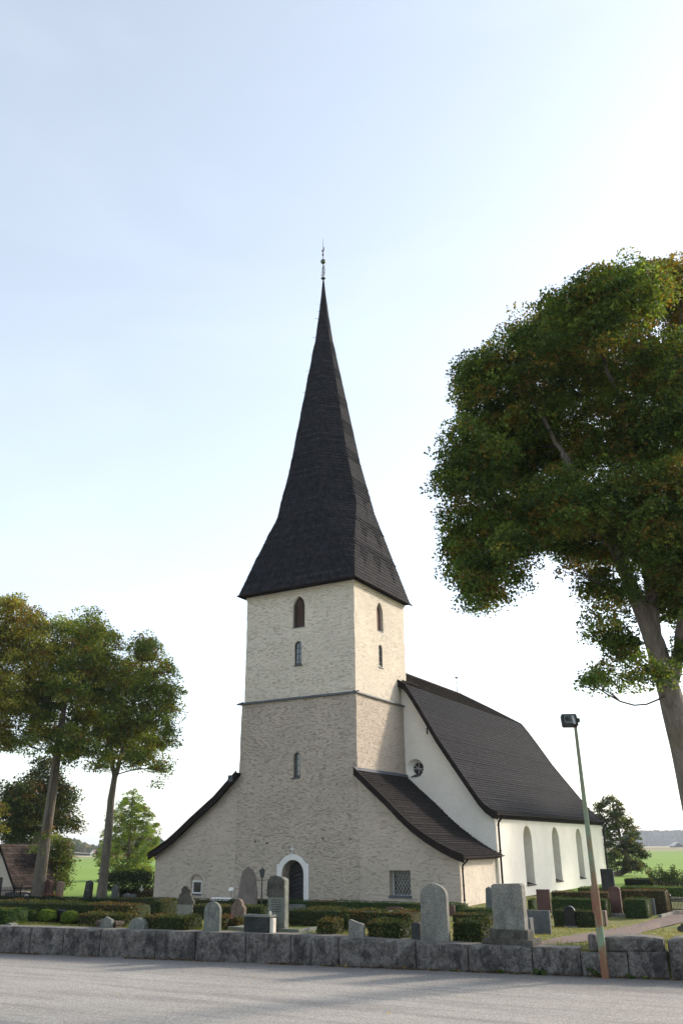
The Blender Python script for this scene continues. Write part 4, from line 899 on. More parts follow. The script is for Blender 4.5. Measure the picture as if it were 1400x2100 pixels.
o, i = stone('gravestone', 'rect', 1232, 1258, 1782, 1834, 0.2, 'black_speck', 'tall dark speckled gravestone by the far corner of the nave')
o, i = stone('gravestone', 'rectarc', 1249, 1272, 1818, 1880, 0.18, 'red_stone', 'tall slender maroon gravestone right of the floodlight pole'); x, y, g, w, h, T = i
for k in range(5): mb = MB(); mb.lathe((x-w*.6+w*.3*k, y-.1, g), [(.02, -.05), (.14, 0), (.11, .10), (.03, .15)], 7); mb.build('foot_stone', M['granite'], o)
stone('gravestone', 'rect', 1233, 1241, 1868, 1900, .3, 'brown_stone', 'narrow brown stone edge directly behind the floodlight pole')
stone('gravestone', 'rect', 1334, 1341, 1843, 1877, .2, 'granite_blue', 'thin dark stone at the end of the hedge near the iron fence')
stone('boulder', 'ragged', 1388, 1412, 1893, 1912, .3, 'rock_dark', 'dark jagged rock on the lawn at the right edge above the wall', rough=.05, cat='rock')
# white cross far left
P = base_of(289, 1840); mb = MB(); x, y, g = P[0], P[1], gz(P[0], P[1]); zt = plane(289, 1816, 1, y)[2]; hw = .16
mb.box((x-.035, y, g), (x+.035, y+.05, zt)); mb.box((x-hw, y-.005, zt-.27), (x+hw, y+.045, zt-.20)); tag(mb.build('grave_cross', M['white_trim'], origin=(x, y, g)), 'small white wooden grave cross before the dark shrub', 'cross')
# info panels
def at_depth_like(px, pbase): P = base_of(px, pbase); return P[0], P[1], gz(P[0], P[1])
x0, y0, g0 = at_depth_like(427, 1862); x1 = plane(468, 1850, 1, y0)[0]; z1 = plane(447, 1841, 1, y0)[2]; z0 = plane(447, 1849, 1, y0)[2]
t = empty('information_board', ((x0+x1)/2, y0, g0), 'long low white sloping information board on legs by the left church wing', 'information board')
mb = MB(); mb.prism([(0, z0), (.30, z1), (.30, z1-.03), (0, z0-.03)], lambda u, v, d: (x0+d, y0+u, v), 0, x1-x0); mb.build('panel', M['white_trim'], t)
for xx in (x0+.08, x1-.12): mb = MB(); mb.box((xx, y0+.12, g0-.05), (xx+.04, y0+.16, z0+.03)); mb.build('leg', M['pale_stone'], t)
x0, y0, g0 = at_depth_like(472, 1862); z1 = plane(472, 1820, 1, y0)[2]; z0 = plane(472, 1826, 1, y0)[2]; t = empty('small_sign', (x0, y0, g0), 'small pale sign plate on a thin post between the info board and standing stone', 'sign')
mb = MB(); mb.prism([(0, z0), (.10, z1), (.10, z1-.02), (0, z0-.02)], lambda u, v, d: (x0-.16+d, y0+u, v), 0, .30); mb.build('plate', M['white_trim'], t); mb = MB(); mb.tube([(x0, y0+.05, g0), (x0, y0+.05, z0+.03)], .018, 6); mb.build('post', M['granite_blue'], t)
# lantern post
x, y, g = at_depth_like(536, 1866); zt = plane(537, 1776, 1, y)[2]; zl = plane(537, 1799, 1, y)[2]; zb_ = plane(537, 1805, 1, y)[2]
t = empty('lamp_post', (x, y, g), 'black lantern post with a ladder bar standing between the standing stone and the door', 'lamp post')
mb = MB(); mb.tube([(x, y, g-.05), (x, y, g+.5), (x, y, zl)], [.055, .035, .03], 8); mb.lathe((x, y, g), [(.09, 0), (.09, .12), (.05, .2)], 10); mb.tube([(x-.24, y, zb_), (x+.24, y, zb_)], .014, 6); mb.build('pole', M['iron'], t)
H = zt-zl; mb = MB()
for k in range(6): a = math.pi/3*k; mb.beam((x+.09*math.cos(a), y+.09*math.sin(a), zl), (x+.15*math.cos(a), y+.15*math.sin(a), zl+H*.55), .014, .014)
mb.lathe((x, y, zl), [(.03, -.04), (.10, 0), (.10, .02)], 6); mb.lathe((x, y, zl+H*.55), [(.18, 0), (.18, .03), (.10, H*.16), (.05, H*.22), (.05, H*.28), (.02, H*.32), (.01, H*.45)], 6); mb.build('lantern_frame', M['iron'], t)
mb = MB(); mb.lathe((x, y, zl+.02), [(.085, 0), (.14, H*.52)], 6); mb.build('lantern_glass', M['glass'], t)

# floodlight on its leaning rusty pole
def m_pole():
    t = NT('rusty_painted_pole'); P = t.geo.outputs['Position']; n = t.noise(3.5, 6, .7, t.pos((1, 1, .5)), .3); n2 = t.noise(30, 4, .8); z = t.node('ShaderNodeSeparateXYZ', {0: P}).outputs[2]
    zz = t.math('ADD', t.math('MULTIPLY', z, .18), t.math('MULTIPLY', t.noise(2.2, 5, .7), .22))
    k = t.ramp(zz, [(.24, 1.0), (.25, .0), (.315, .0), (.32, .95), (.44, 1.0), (.52, .75), (.56, .15), (.62, .7), (.68, .1), (1, .35)])
    k = t.math('MULTIPLY', k, t.ramp(n, [(.25, .6), (.45, 1.0)]))
    b = t.mix(k, (.17, .24, .16), (.20, .095, .055)); b = t.mix(t.ramp(t.noise(5, 5, .7, t.pos((1, 1, .4), (4, 4, 4))), [(.5, 0.0), (.62, .8)]), b, (.22, .19, .10))
    b = t.mix(t.math('MULTIPLY', t.ramp(n2, [(.58, 0.0), (.66, 1.0)]), .7), b, (.07, .035, .025))
    return t.fin(b, .8, t.bump(t.math('ADD', n, n2), .6, .006), spec=.3)
M['pole'] = m_pole()
Pb = CAM+ray(1241, 2006)*((.2-CAM[2])/ray(1241, 2006)[2]); dv = fw.copy(); dv[2] = 0; dv /= np.linalg.norm(dv)
def on_plane(px, py):                                                 # vertical plane through the pole foot
    d = ray(px, py); k = dv@(Pb-CAM)/(dv@d); return Vector(CAM+d*k)
tf = empty('floodlight_pole', tuple(Pb), 'leaning rusty green-painted pole carrying a floodlight in front of the stone wall', 'floodlight')
knee = on_plane(1219, 1822); top = on_plane(1179, 1492)
mb = MB(); b0 = on_plane(1241, 2008); mb.tube([b0, b0.lerp(knee, .5), knee], [.085, .083, .080], 16)
mb.tube([knee, knee+(top-knee)*.02], [.088, .072], 16); mb.tube([knee, knee.lerp(top, .3), knee.lerp(top, .65), top], [.066, .058, .046, .037], 16); mb.build('pole', M['pole'], tf, smooth=True)
mb = MB(); mb.tube([top, on_plane(1177, 1505)*0+top+(top-knee).normalized()*.08], .042, 12); mb.build('collar', M['tar_red'], tf)
hd = on_plane(1168, 1474); ax = Vector(rt0); ay = Vector((dv[0], dv[1], 0)); az = Vector((0, 0, 1)); q0 = .105
ay2 = (ay*math.cos(.35)+az*math.sin(-.35)).normalized(); az2 = ax.cross(ay2).normalized()
az2 = az2 if az2.z > 0 else -az2
def hp_(u, v, d): return hd+ax*u+az2*v+ay2*(d+.06)
s1 = (on_plane(1186, 1474)-on_plane(1150, 1474)).length; hs = (on_plane(1168, 1463)-on_plane(1168, 1490)).length
rr_ = [(-.5, -.38), (-.44, -.5), (.40, -.5), (.5, -.40), (.5, .38), (.44, .5), (-.44, .5), (-.5, .40)]
mb = MB(); mb.prism([(u*s1*.9, v*hs) for u, v in rr_], hp_, -.02, .10); fl = mb.build('lamp_head', M['iron'], tf, bevel=.008)
mb = MB(); mb.prism([(u*s1*.62, v*hs*.62) for u, v in rr_], hp_, -.05, -.015); fb = m_simple('galvanised_plate', (.16, .17, .15), (.24, .25, .22), 12, .5, .003, .5, .6); mb.build('back_plate', fb, fl)
mb = MB()
for u in (-.6, -.35, -.1, .15): mb.prism([(u*s1*.45, -hs*.22), (u*s1*.45+.012, -hs*.22), (u*s1*.45+.012, hs*.22), (u*s1*.45, hs*.22)], hp_, -.075, -.045)
mb.prism([(-.10, -.05), (-.04, -.05), (-.04, .03), (-.10, .03)], hp_, -.08, -.045); mb.prism([(.17, -.04), (.24, -.04), (.24, .04), (.17, .04)], hp_, -.02, .06); mb.build('cooling_rib', M['iron'], fl)
mb = MB(); mb.prism([(u*s1*.82, v*hs*.82) for u, v in rr_], hp_, .10, .105); mb.build('front_glass', M['glass'], fl)
br = m_simple('galvanised_bracket', (.38, .40, .43), (.5, .52, .55), 20, .4, .002, .5, .6)
mb = MB(); e = top+(top-knee).normalized()*.05; mb.beam(e, hp_(.055, .02, -.09), .05, .03, tuple(ay)); mb.tube([hp_(.055, .03, -.12), hp_(.055, .03, -.03)], .030, 10); mb.build('bracket', br, tf)
mb = MB(); c0 = hp_(.20, -.03, 0); mb.tube([c0, c0+ax*.03-az*.06, c0-ax*.02-az*.10, e-az*.02], .006, 6); c0 = hp_(-.08, -.12, 0); mb.tube([c0, c0+ax*.05-az*.03, e+ax*-.02], .006, 6); mb.build('cable', M['gutter'], tf)
mb = MB(); px_ = knee.lerp(b0, .28)-ax*.09; q_ = knee.lerp(b0, .0)-ax*.085; mb.tube([px_, q_], .02, 8); mb.build('conduit', M['pole'], tf)

# ------------------------------------------------------------------ hedges and bushes
GREEN = np.array([.040, .075, .018]); OLIVE = np.array([.085, .088, .026]); BROWN = np.array([.115, .062, .028])
def leaf_cols(P, pal, clump=1.5, seed=0, jitter=.3, spec=None):
    """colours by patches through space; pal = list of (weight, rgb)"""
    n = len(P); out = np.zeros((n, 3)); ws = np.cumsum([p[0] for p in pal]); ws = ws/ws[-1]; cs = np.array([p[1] for p in pal])
    q = P*clump+seed*13.7
    f = np.array([noise.noise(Vector(v)) for v in q]) if n < 4000 else None
    if f is None:
        f = sum(np.sin(q[:, 0]*a+q[:, 1]*b+q[:, 2]*c+d) for a, b, c, d in ((1.1, .7, 1.9, 0), (-.8, 1.3, 1.2, 2), (1.9, -1.5, .9, 4), (.6, 2.2, -2.1, 1)))/4.0
    f = f*.9+.5+NR.normal(size=n)*.22; k = np.clip(np.searchsorted(ws, np.clip(f, 0, .999)), 0, len(cs)-1)
    out = cs[k]*(1+NR.normal(size=(n, 1))*jitter).clip(.4, 1.9); return out
PALH = {'green': [(1, (.028, .058, .014)), (2, (.042, .080, .018)), (1, (.075, .105, .024)), (.3, (.11, .08, .025))],
        'mixed': [(1, (.030, .045, .014)), (1.5, (.052, .070, .020)), (1, (.10, .095, .030)), (.35, (.12, .07, .028))],
        'brown': [(1, (.05, .05, .018)), (1.5, (.10, .065, .028)), (1, (.15, .10, .04)), (.5, (.17, .10, .04))],
        'bright': [(1, (.045, .085, .015)), (2, (.075, .13, .022)), (1, (.11, .165, .03))],
        'dark': [(1, (.014, .026, .010)), (2, (.022, .036, .013)), (.6, (.035, .05, .018))]}
def hedge(px0, px1, ptop, pbase, depth, pal, label, size=.05, dens=700, group='clipped hedges in the churchyard', seed=0, rnd=.10, maxn=26000, zup=0.0):
    P = base_of((px0+px1)/2, pbase); y0 = P[1]; x0 = plane(px0, (ptop+pbase)/2, 1, y0)[0]; x1 = max(plane(px1, (ptop+pbase)/2, 1, y0+depth*.9)[0], x0+.3)
    zt = plane((px0+px1)/2, ptop, 1, y0+depth*.15)[2]
    zt0 = plane(px0, ptop, 1, y0)[2]; zt1 = plane(px1, ptop, 1, y0)[2]
    g = gz((x0+x1)/2, y0); h = max(.15, zt-g); w = x1-x0
    # box with softly rounded, uneven faces
    faces = [('f', w*h), ('t', w*depth), ('l', depth*h), ('r', depth*h)]; A = sum(a for _, a in faces); n = int(min(maxn, A*dens)); pts = []; nr = []
    for f, a in faces:
        m = int(n*a/A)+1; U = NR.random(m); V = NR.random(m)
        if f == 'f': p = np.stack([x0+U*w, np.full(m, y0), g+V*h], 1); q = (0, -1, 0)
        elif f == 't': p = np.stack([x0+U*w, y0+V*depth, np.full(m, g+h)], 1); q = (0, 0, 1)
        elif f == 'l': p = np.stack([np.full(m, x0), y0+U*depth, g+V*h], 1); q = (-1, 0, 0)
        else: p = np.stack([np.full(m, x1), y0+U*depth, g+V*h], 1); q = (1, 0, 0)
        pts.append(p); nr.append(np.tile(q, (m, 1)))
    Pn = np.vstack(pts); Nn = np.vstack(nr).astype(float)
    # round the top edges and corners
    c = np.array([(x0+x1)/2, y0+depth/2, g+h/2]); hf = np.array([w/2, depth/2, h/2]); r_ = min(rnd, h*.4, depth*.4)
    d = Pn-c; core = np.clip(d, -(hf-r_), hf-r_); core[:, 2] = np.maximum(core[:, 2], np.where(d[:, 2] < 0, d[:, 2], core[:, 2])); e = d-core; L = np.linalg.norm(e, axis=1)[:, None]+1e-9; Pn = c+core+e/L*r_
    bum = np.array([noise.noise(Vector((p[0]*1.7+seed, p[1]*1.7, p[2]*2.2)))*.07+noise.noise(Vector((p[0]*6+seed, p[1]*6, p[2]*6)))*.03 for p in Pn])
    Pn = Pn+Nn*(bum[:, None]+NR.normal(size=(len(Pn), 1))*size*.35-.02)
    cols = leaf_cols(Pn, PALH[pal], 1.2, seed)
    i = .05; bx0, bx1, by0, by1, bz0, bz1 = x0+i, x1-i, y0+i, y0+depth-i, g-.05, g+h-i-.02
    bv = [(bx0,by0,bz0),(bx1,by0,bz0),(bx1,by1,bz0),(bx0,by1,bz0),(bx0,by0,bz1),(bx1,by0,bz1),(bx1,by1,bz1),(bx0,by1,bz1)]
    bf = [(4,5,6,7),(0,1,5,4),(1,2,6,5),(2,3,7,6),(3,0,4,7)]
    sz = size*NR.uniform(.6, 1.35, len(Pn))
    o = leaf_object('hedge', M['hedge'], None, Pn, sz, cols, origin=((x0+x1)/2, y0, g), nrm=Nn, flat=.35, base=(bv, bf, np.array(PALH[pal][0][1])*.6))
    return tag(o, label, 'hedge', group)
hedge(-60, 306, 1850, 1893, 1.1, 'mixed', 'long clipped hedge with a rounded right end behind the two round box bushes', .045, 620, seed=1, rnd=.25, maxn=30000)
hedge(-60, 57, 1863, 1899, .9, 'green', 'shaggy hedge at the far left edge behind the wall', .05, 700, seed=2)
hedge(157, 282, 1873, 1904, .8, 'mixed', 'loose leafy hedge behind the small gabled and squat stones', .05, 750, seed=3)
hedge(290, 415, 1877, 1913, .8, 'mixed', 'brownish leafy hedge just left of the carved-ring gravestone', .05, 750, seed=4)
hedge(305, 362, 1846, 1888, 1.0, 'mixed', 'clipped hedge between the rounded hedge end and the ragged rock gravestone', .045, 600, seed=5)
hedge(392, 560, 1856, 1890, .9, 'mixed', 'hedge running behind the carved-ring and brown shouldered stones', .045, 600, seed=6)
hedge(225, 500, 1843, 1862, .9, 'mixed', 'long thin hedge along the foot of the left church wing', .05, 420, seed=7)
hedge(-60, 330, 1841, 1851, 1.0, 'dark', 'dark low hedge in front of the two leaning left trunks', .06, 300, seed=8)
hedge(228, 318, 1826, 1840, 1.0, 'brown', 'distant yellow-brown hedge left of the church corner beside the white cross', .07, 250, seed=9)
hedge(296, 318, 1821, 1829, 1.0, 'brown', 'tiny far hedge touching the left corner of the church', .07, 250, seed=10)
hedge(420, 478, 1876, 1908, .5, 'mixed', 'low hedge between the carved-ring stone and the brown shouldered stone', .05, 600, seed=11)
hedge(505, 960, 1849, 1868, .9, 'green', 'thin dark hedge along the church front beneath the door and lattice window', .045, 480, seed=12)
hedge(588, 865, 1866, 1902, 1.0, 'mixed', 'long middle hedge running behind the black trefoil and heart stones', .045, 560, seed=13, maxn=26000)
hedge(644, 710, 1885, 1923, .8, 'mixed', 'short block of leafy hedge left of the grey sloping gravestone', .055, 800, seed=14, rnd=.18)
hedge(750, 850, 1888, 1932, .9, 'mixed', 'clipped hedge between the sloping gravestone and the dark upright one', .055, 750, seed=15)
hedge(925, 1014, 1888, 1938, 1.0, 'mixed', 'clipped hedge block between the arched grey stone and the broad slab', .055, 750, seed=16, rnd=.15)
hedge(925, 1012, 1873, 1892, 1.0, 'mixed', 'hedge seen above the nearer block right of the arched gravestone', .05, 550, seed=17)
hedge(935, 1100, 1864, 1882, .9, 'green', 'hedge along the foot of the right church wing', .045, 480, seed=18)
hedge(1079, 1101, 1843, 1868, .9, 'green', 'small dark green hedge end left of the maroon rectangular stone', .045, 500, seed=19)
hedge(1082, 1130, 1878, 1915, .8, 'mixed', 'rounded hedge block in front of the wide blue-grey slab', .05, 700, seed=20, rnd=.22)
hedge(1131, 1240, 1865, 1902, .8, 'mixed', 'hedge behind the small black arched gravestone', .045, 620, seed=21, rnd=.15)
hedge(1128, 1252, 1842, 1882, 1.0, 'green', 'dense dark green hedge in front of the nave wall left of the maroon stone', .04, 620, seed=22)
hedge(1129, 1255, 1828, 1850, 1.0, 'brown', 'brown-leaved hedge against the foot of the nave wall', .045, 480, seed=23)
hedge(1182, 1275, 1820, 1832, 1.0, 'bright', 'short bright green hedge by the far corner of the nave', .05, 400, seed=24)
hedge(1278, 1336, 1842, 1884, 1.2, 'green', 'dense dark green hedge block right of the tall maroon stone', .04, 620, seed=25, rnd=.15)
hedge(1272, 1374, 1824, 1875, 1.1, 'brown', 'olive-brown hedge with a ragged right end behind the dense green block', .05, 520, seed=26, rnd=.2)
hedge(1270, 1440, 1818, 1845, 1.2, 'bright', 'long bright green hedge stretching to the right edge before the field', .05, 420, seed=27)
hedge(1279, 1440, 1802, 1820, 1.5, 'dark', 'farthest dark flat-topped hedge at the edge of the green field', .06, 350, seed=28)
def bush(pxc, pw, ptop, pbase, pal, label, size=.045, n=5000, seed=0, name='bush', cat='bush', squash=1.0, loose=0.0, group=None, palette=None):
    P = base_of(pxc, pbase); y = P[1]; x = P[0]; g = gz(x, y); A = plane(pxc-pw/2, ptop, 1, y); B = plane(pxc+pw/2, ptop, 1, y); r_ = (B[0]-A[0])/2*.93; h = A[2]-g; x = plane(pxc, (ptop+pbase)/2, 1, y+r_)[0]
    d = NR.normal(size=(n, 3)); d /= np.linalg.norm(d, axis=1)[:, None]; d[:, 2] = np.abs(d[:, 2])*np.where(NR.random(n) < .25, -.4, 1)
    rad = 1+np.array([noise.noise(Vector(q*2.2+seed))*(.08+loose) for q in d]); rad = rad*(1-NR.random(n)*(.12+loose))
    C0 = np.array([x, y+r_, g+h*.42]); Q = C0+np.sign(d)*np.abs(d)**.85*np.array([r_, r_, h*.60])*rad[:, None]; Q[:, 2] = np.maximum(Q[:, 2], g+.02)
    o = leaf_object(name, M['hedge'], None, Q, size*NR.uniform(.6, 1.3, n), leaf_cols(Q, palette or PALH[pal], 1.5, seed), origin=(x, y+r_, g), nrm=d, flat=.3)
    return tag(o, label, cat, group)
def core(o, r_, h, c):
    mb = MB(); mb.lathe(c, [(r_*.2, 0), (r_*.8, .02), (r_*.86, h*.5), (r_*.6, h*.8), (r_*.1, h*.9)], 12); return mb
bush(97, 30, 1866, 1896, 'bright', 'round clipped yew bush, the middle one of three beside the dark stone', .04, 5500, 1, group='round clipped bushes')
bush(144, 28, 1869, 1898, 'bright', 'round clipped bush right of the slanted black gravestone', .04, 5500, 2, group='round clipped bushes')
bush(65, 19, 1868, 1895, 'green', 'small upright rounded bush at the end of the far left hedge', .045, 3500, 3, loose=.15, group='round clipped bushes')
bush(77, 9, 1872, 1893, 'brown', 'narrow dark maroon shrub between two rounded bushes', .04, 1200, 4, loose=.2, palette=[(1, (.05, .02, .018)), (1, (.03, .02, .015))])
bush(262, 88, 1786, 1842, 'dark', 'big dark evergreen shrub under the light green tree', .10, 9000, 5, name='juniper_shrub', cat='shrub', loose=.22)
bush(540, 26, 1884, 1914, 'mixed', 'small leafy shrub in front of the brown shouldered gravestone', .05, 1600, 6, loose=.4) if False else None
bush(488, 26, 1880, 1908, 'mixed', 'small yellow-green shrub at the foot of the brown shouldered gravestone', .045, 1600, 6, loose=.4)
bush(710, 13, 1868, 1925, 'mixed', 'thin upright twiggy shrub between the hedge block and the sloping gravestone', .045, 700, 7, loose=.5)
o, i = stone('gravestone', 'slant', 116, 148, 1865, 1895, .2, 'black', 'slanted glossy black gravestone between the two round clipped bushes')
def flowers(px, py, col, label, n=60, spread=.12, group=None, cat='flowers', hh=.18):
    P = base_of(px, py); x, y, g = P[0], P[1], gz(P[0], P[1]); c = np.array([x, y, g+hh])
    Q = c+NR.normal(size=(n, 3))*np.array([spread, spread, .06]); cols = np.tile(np.array(col), (n, 1))*NR.uniform(.7, 1.3, (n, 1)); gr = NR.random(n) < .45; cols[gr] = (.05, .09, .02); Q[gr, 2] -= .08
    tag(leaf_object('flower_clump', M['leaf'], None, Q, .06*NR.uniform(.6, 1.3, n), cols, origin=(x, y, g)), label, cat, group)
flowers(469, 1904, (.45, .02, .16), 'small magenta heather flowers beside the brown shouldered stone', hh=.25, spread=.06)
flowers(110, 1846, (.75, .25, .03), 'orange flowers beside the leaning pinkish slab', 120, .3, hh=.35)
flowers(795, 1895, (.25, .15, .03), 'withered yellowish plant left of the black heart gravestone', 40, .1) if False else None
# loose shrub at the right edge
def shoots(name, px0, px1, ptop, pbase, n, label, pal, size=.07, cat='shrub', D=None):
    P = base_of((px0+px1)/2, pbase); y = P[1]; xa = plane(px0, pbase, 1, y)[0]; xb = plane(px1, pbase, 1, y)[0]; g = gz((xa+xb)/2, y); H_ = plane((px0+px1)/2, ptop, 1, y)[2]-g
    t = empty(name, ((xa+xb)/2, y, g), label, cat); mb = MB(); Q = []
    for k in range(n):
        u = RND.random(); b = Vector((xa+(xb-xa)*(.2+.6*u), y+RND.uniform(-.4, .4), g)); tip = Vector((xa+(xb-xa)*(u*1.1-.05), y+RND.uniform(-1, 1), g+H_*RND.uniform(.55, 1.0)*(1-.5*abs(u-.45))))
        mid = b.lerp(tip, .5)+Vector((0, 0, H_*.12)); pts = [b, mid, tip]; mb.tube(pts, [.025, .015, .006], 5)
        for j in range(46): s = RND.uniform(.25, 1); p = (b.lerp(mid, s*2) if s < .5 else mid.lerp(tip, s*2-1)); Q.append(p+Vector((RND.gauss(0, .09), RND.gauss(0, .09), RND.gauss(0, .07))))
    mb.build('stem', M['bark'], t); Q = np.array([tuple(q) for q in Q]); leaf_object('foliage', M['leaf'], t, Q, size*2*NR.uniform(.5, 1.2, len(Q)), leaf_cols(Q, PALH[pal], 1, 3))
shoots('elder_shrub', 1322, 1415, 1768, 1822, 40, 'loose leafy shrub with arching shoots behind the far hedge at the right edge', 'green')

# ------------------------------------------------------------------ trees
def limb(a, b, sag, n=7, wob=.25):
    a = Vector(a); b = Vector(b); L = (b-a).length; out = []
    o = Vector((RND.uniform(-1, 1), RND.uniform(-1, 1), 0))*wob*L*.18
    for i in range(n): t = i/(n-1); out.append(a.lerp(b, t)+o*math.sin(math.pi*t)+Vector((0, 0, sag*L*math.sin(math.pi*t))))
    return out
def crown_points(blobs, dens, clump_r, leaves, gap=.0, droop=.35, shell=.45, seed=0):
    """blobs: (centre, radius); leaves sit in many small layered clumps through the outer part of each blob"""
    C_ = []
    for c, r_ in blobs:
        m = int(dens*r_*r_*LEAFN)
        d = NR.normal(size=(m, 3)); d /= np.linalg.norm(d, axis=1)[:, None]
        rr = shell+(1-shell)*NR.random(m)**.55; ws_ = 1+.22*np.sin(d[:, 0]*5.1+c[0]*3)*np.sin(d[:, 1]*4.3+c[1]*5)+.16*np.sin(d[:, 2]*7.7+c[2]*4+d[:, 0]*3); q = np.array(c)+d*(rr*r_*ws_)[:, None]*np.array([1, 1, .92]); C_.append(q)
    C_ = np.vstack(C_)
    if gap:
        f = np.array([noise.noise(Vector(q*1.5+seed)) for q in C_]); C_ = C_[f > -.42+gap]
    m = len(C_); k = leaves; idx = np.repeat(np.arange(m), k); cr = clump_r*NR.uniform(.6, 1.35, m)[idx]
    u = NR.normal(size=(m*k, 3)); u /= np.linalg.norm(u, axis=1)[:, None]; u[:, 2] = np.where(NR.random(m*k) < .85, np.abs(u[:, 2]), u[:, 2]*.4); rad = .72+.30*NR.random(m*k)
    off = u*rad[:, None]*cr[:, None]; hr = np.hypot(u[:, 0], u[:, 1]); off[:, 2] = off[:, 2]*.62-droop*cr*hr**2*.9
    return C_[idx]+off, C_, idx
LEAFN = 6.0
def tree(name, label, base, trunk_px, D, blobs_px, pal, size, dens, leaves, clump, cat='tree', group=None, bark='bark', depth=2.5, gap=.15, trunk_r=(.4, .2), limbs=26, seed=0, top_tint=None, extra_blobs=(), sun_tint=None, extra_limbs=(), nb=3, shell=.45, lf=1.0):
    NRs = np.random.default_rng(seed+5); base = np.array(base, float)
    t = empty(name, tuple(base), label, cat, group)
    def P3(px, py, dd=0.0): return CAM+ray(px, py)*(D+dd)
    tp = [base]+[P3(*p) for p in trunk_px]; tp = [Vector(p) for p in tp]
    # keep the trunk near the base's own depth
    n = len(tp); rad = [trunk_r[0]*1.35]+list(np.linspace(trunk_r[0], trunk_r[1], n-1)); tp2 = [tp[0]-Vector((0, 0, .3))]; r2 = [rad[0]*1.15]
    for i in range(n-1):
        for k in range(3): s = k/3; tp2.append(tp[i].lerp(tp[i+1], s)); kk = s; r2.append((rad[i]+(rad[i+1]-rad[i])*(kk if i else kk**.5))*(1+.05*RND.uniform(-1, 1)))
    tp2.append(tp[-1]); r2.append(rad[-1])
    mb = MB(); mb.tube(tp2, r2, 14)
    for pts_, r0, r1 in extra_limbs:
        q_ = [Vector(P3(*p)) for p in pts_]; q3 = []
        for a_, b_ in zip(q_[:-1], q_[1:]): q3 += [a_.lerp(b_, k/4)+Vector((RND.uniform(-1, 1), RND.uniform(-1, 1), 0))*.04*(k > 0) for k in range(4)]
        q3.append(q_[-1]); mb.tube(q3, list(np.linspace(r0, r1, len(q3))), 10)
    mb.build('trunk', M[bark], t, smooth=True)
    blobs = []
    for b in blobs_px:
        px, py, rp = b[:3]; dd = b[3] if len(b) > 3 else NRs.uniform(-depth, depth); c = P3(px, py, dd); r_ = rp/F_PX*D*.97; blobs.append((c, r_))
        if rp > 30 and nb > 1: c2 = P3(px+NRs.uniform(-8, 8), py+NRs.uniform(-8, 8), dd+r_*1.3); blobs.append((c2, r_*.85))
    mb = MB(); skel = [p for p in tp2[int(len(tp2)*.55):]]
    for pts_, r0, r1 in extra_limbs:
        q_ = [Vector(P3(*p)) for p in pts_]
        for a_, b_ in zip(q_[:-1], q_[1:]): skel += [a_.lerp(b_, k/3) for k in range(1, 4)]
    src = [tp2[max(0, len(tp2)-1-k)] for k in range(1, 9)]
    for i, (c, r_) in enumerate(blobs[::3]):
        if i >= limbs*2: break
        cv = Vector(c); a = min(skel, key=lambda p: (p-cv).length+max(0, p.z-cv.z)*1.2); pts = limb(a, c, .06 if c[2] > a.z else -.12, 7); r0 = max(trunk_r[1], trunk_r[0]*.5)*RND.uniform(.12, .22); mb.tube(pts, list(np.linspace(r0, .02*D/25, 7)), 6, cap=False)
        for k in range(3):
            e = Vector(c)+Vector((RND.gauss(0, 1), RND.gauss(0, 1), RND.gauss(0, .8))).normalized()*r_*.85; mb.tube(limb(pts[4], e, .05, 4), [.018*D/25, .014*D/25, .009*D/25, .004*D/25], 4, cap=False)
    mb.build('branches', M['bark_dark'], t, smooth=True)
    Q, Cc, idx = crown_points(blobs, dens*lf, clump, leaves, gap, seed=seed)
    cc = leaf_cols(Cc, pal, 4.0, seed, .20)
    if top_tint is not None:
        z0, z1, tint, amt = top_tint; k = np.clip((Cc[:, 2]-z0)/(z1-z0), 0, 1)*amt*(NR.random(len(Cc)) < .75); cc = cc*(1-k[:, None])+np.array(tint)*k[:, None]
    cols = cc[idx]*NR.normal(1, .22, (len(Q), 1)).clip(.45, 1.7)
    od = NR.random(len(Q)) < .008; cols[od] = np.array((.22, .11, .03))
    leaf_object('crown', M['leaf'], t, Q, size*NR.uniform(.6, 1.35, len(Q)), cols, aspect=.78, nrm=np.tile([SUN_DIR.x*.15, SUN_DIR.y*.15-.25, .9], (len(Q), 1)), flat=.3)
    print(label[:30], 'leaves', len(Q)); return t
LIND = [(1, (.038, .070, .018)), (2.4, (.078, .128, .028)), (1.6, (.125, .175, .034)), (.5, (.19, .19, .038)), (.10, (.19, .13, .03))]
LINL = [(.8, (.065, .110, .025)), (2, (.135, .19, .036)), (1.8, (.21, .25, .045)), (.7, (.31, .28, .05)), (.06, (.24, .14, .035))]
LINY = [(1, (.10, .125, .025)), (2, (.20, .205, .035)), (1.6, (.29, .27, .045)), (.25, (.22, .12, .03))]
DKT = [(1, (.022, .036, .012)), (2, (.038, .056, .016)), (1.2, (.065, .08, .022)), (.35, (.09, .055, .022))]
LGT = [(1, (.13, .20, .035)), (2, (.19, .27, .045)), (1.2, (.26, .30, .06)), (.2, (.14, .09, .03))]
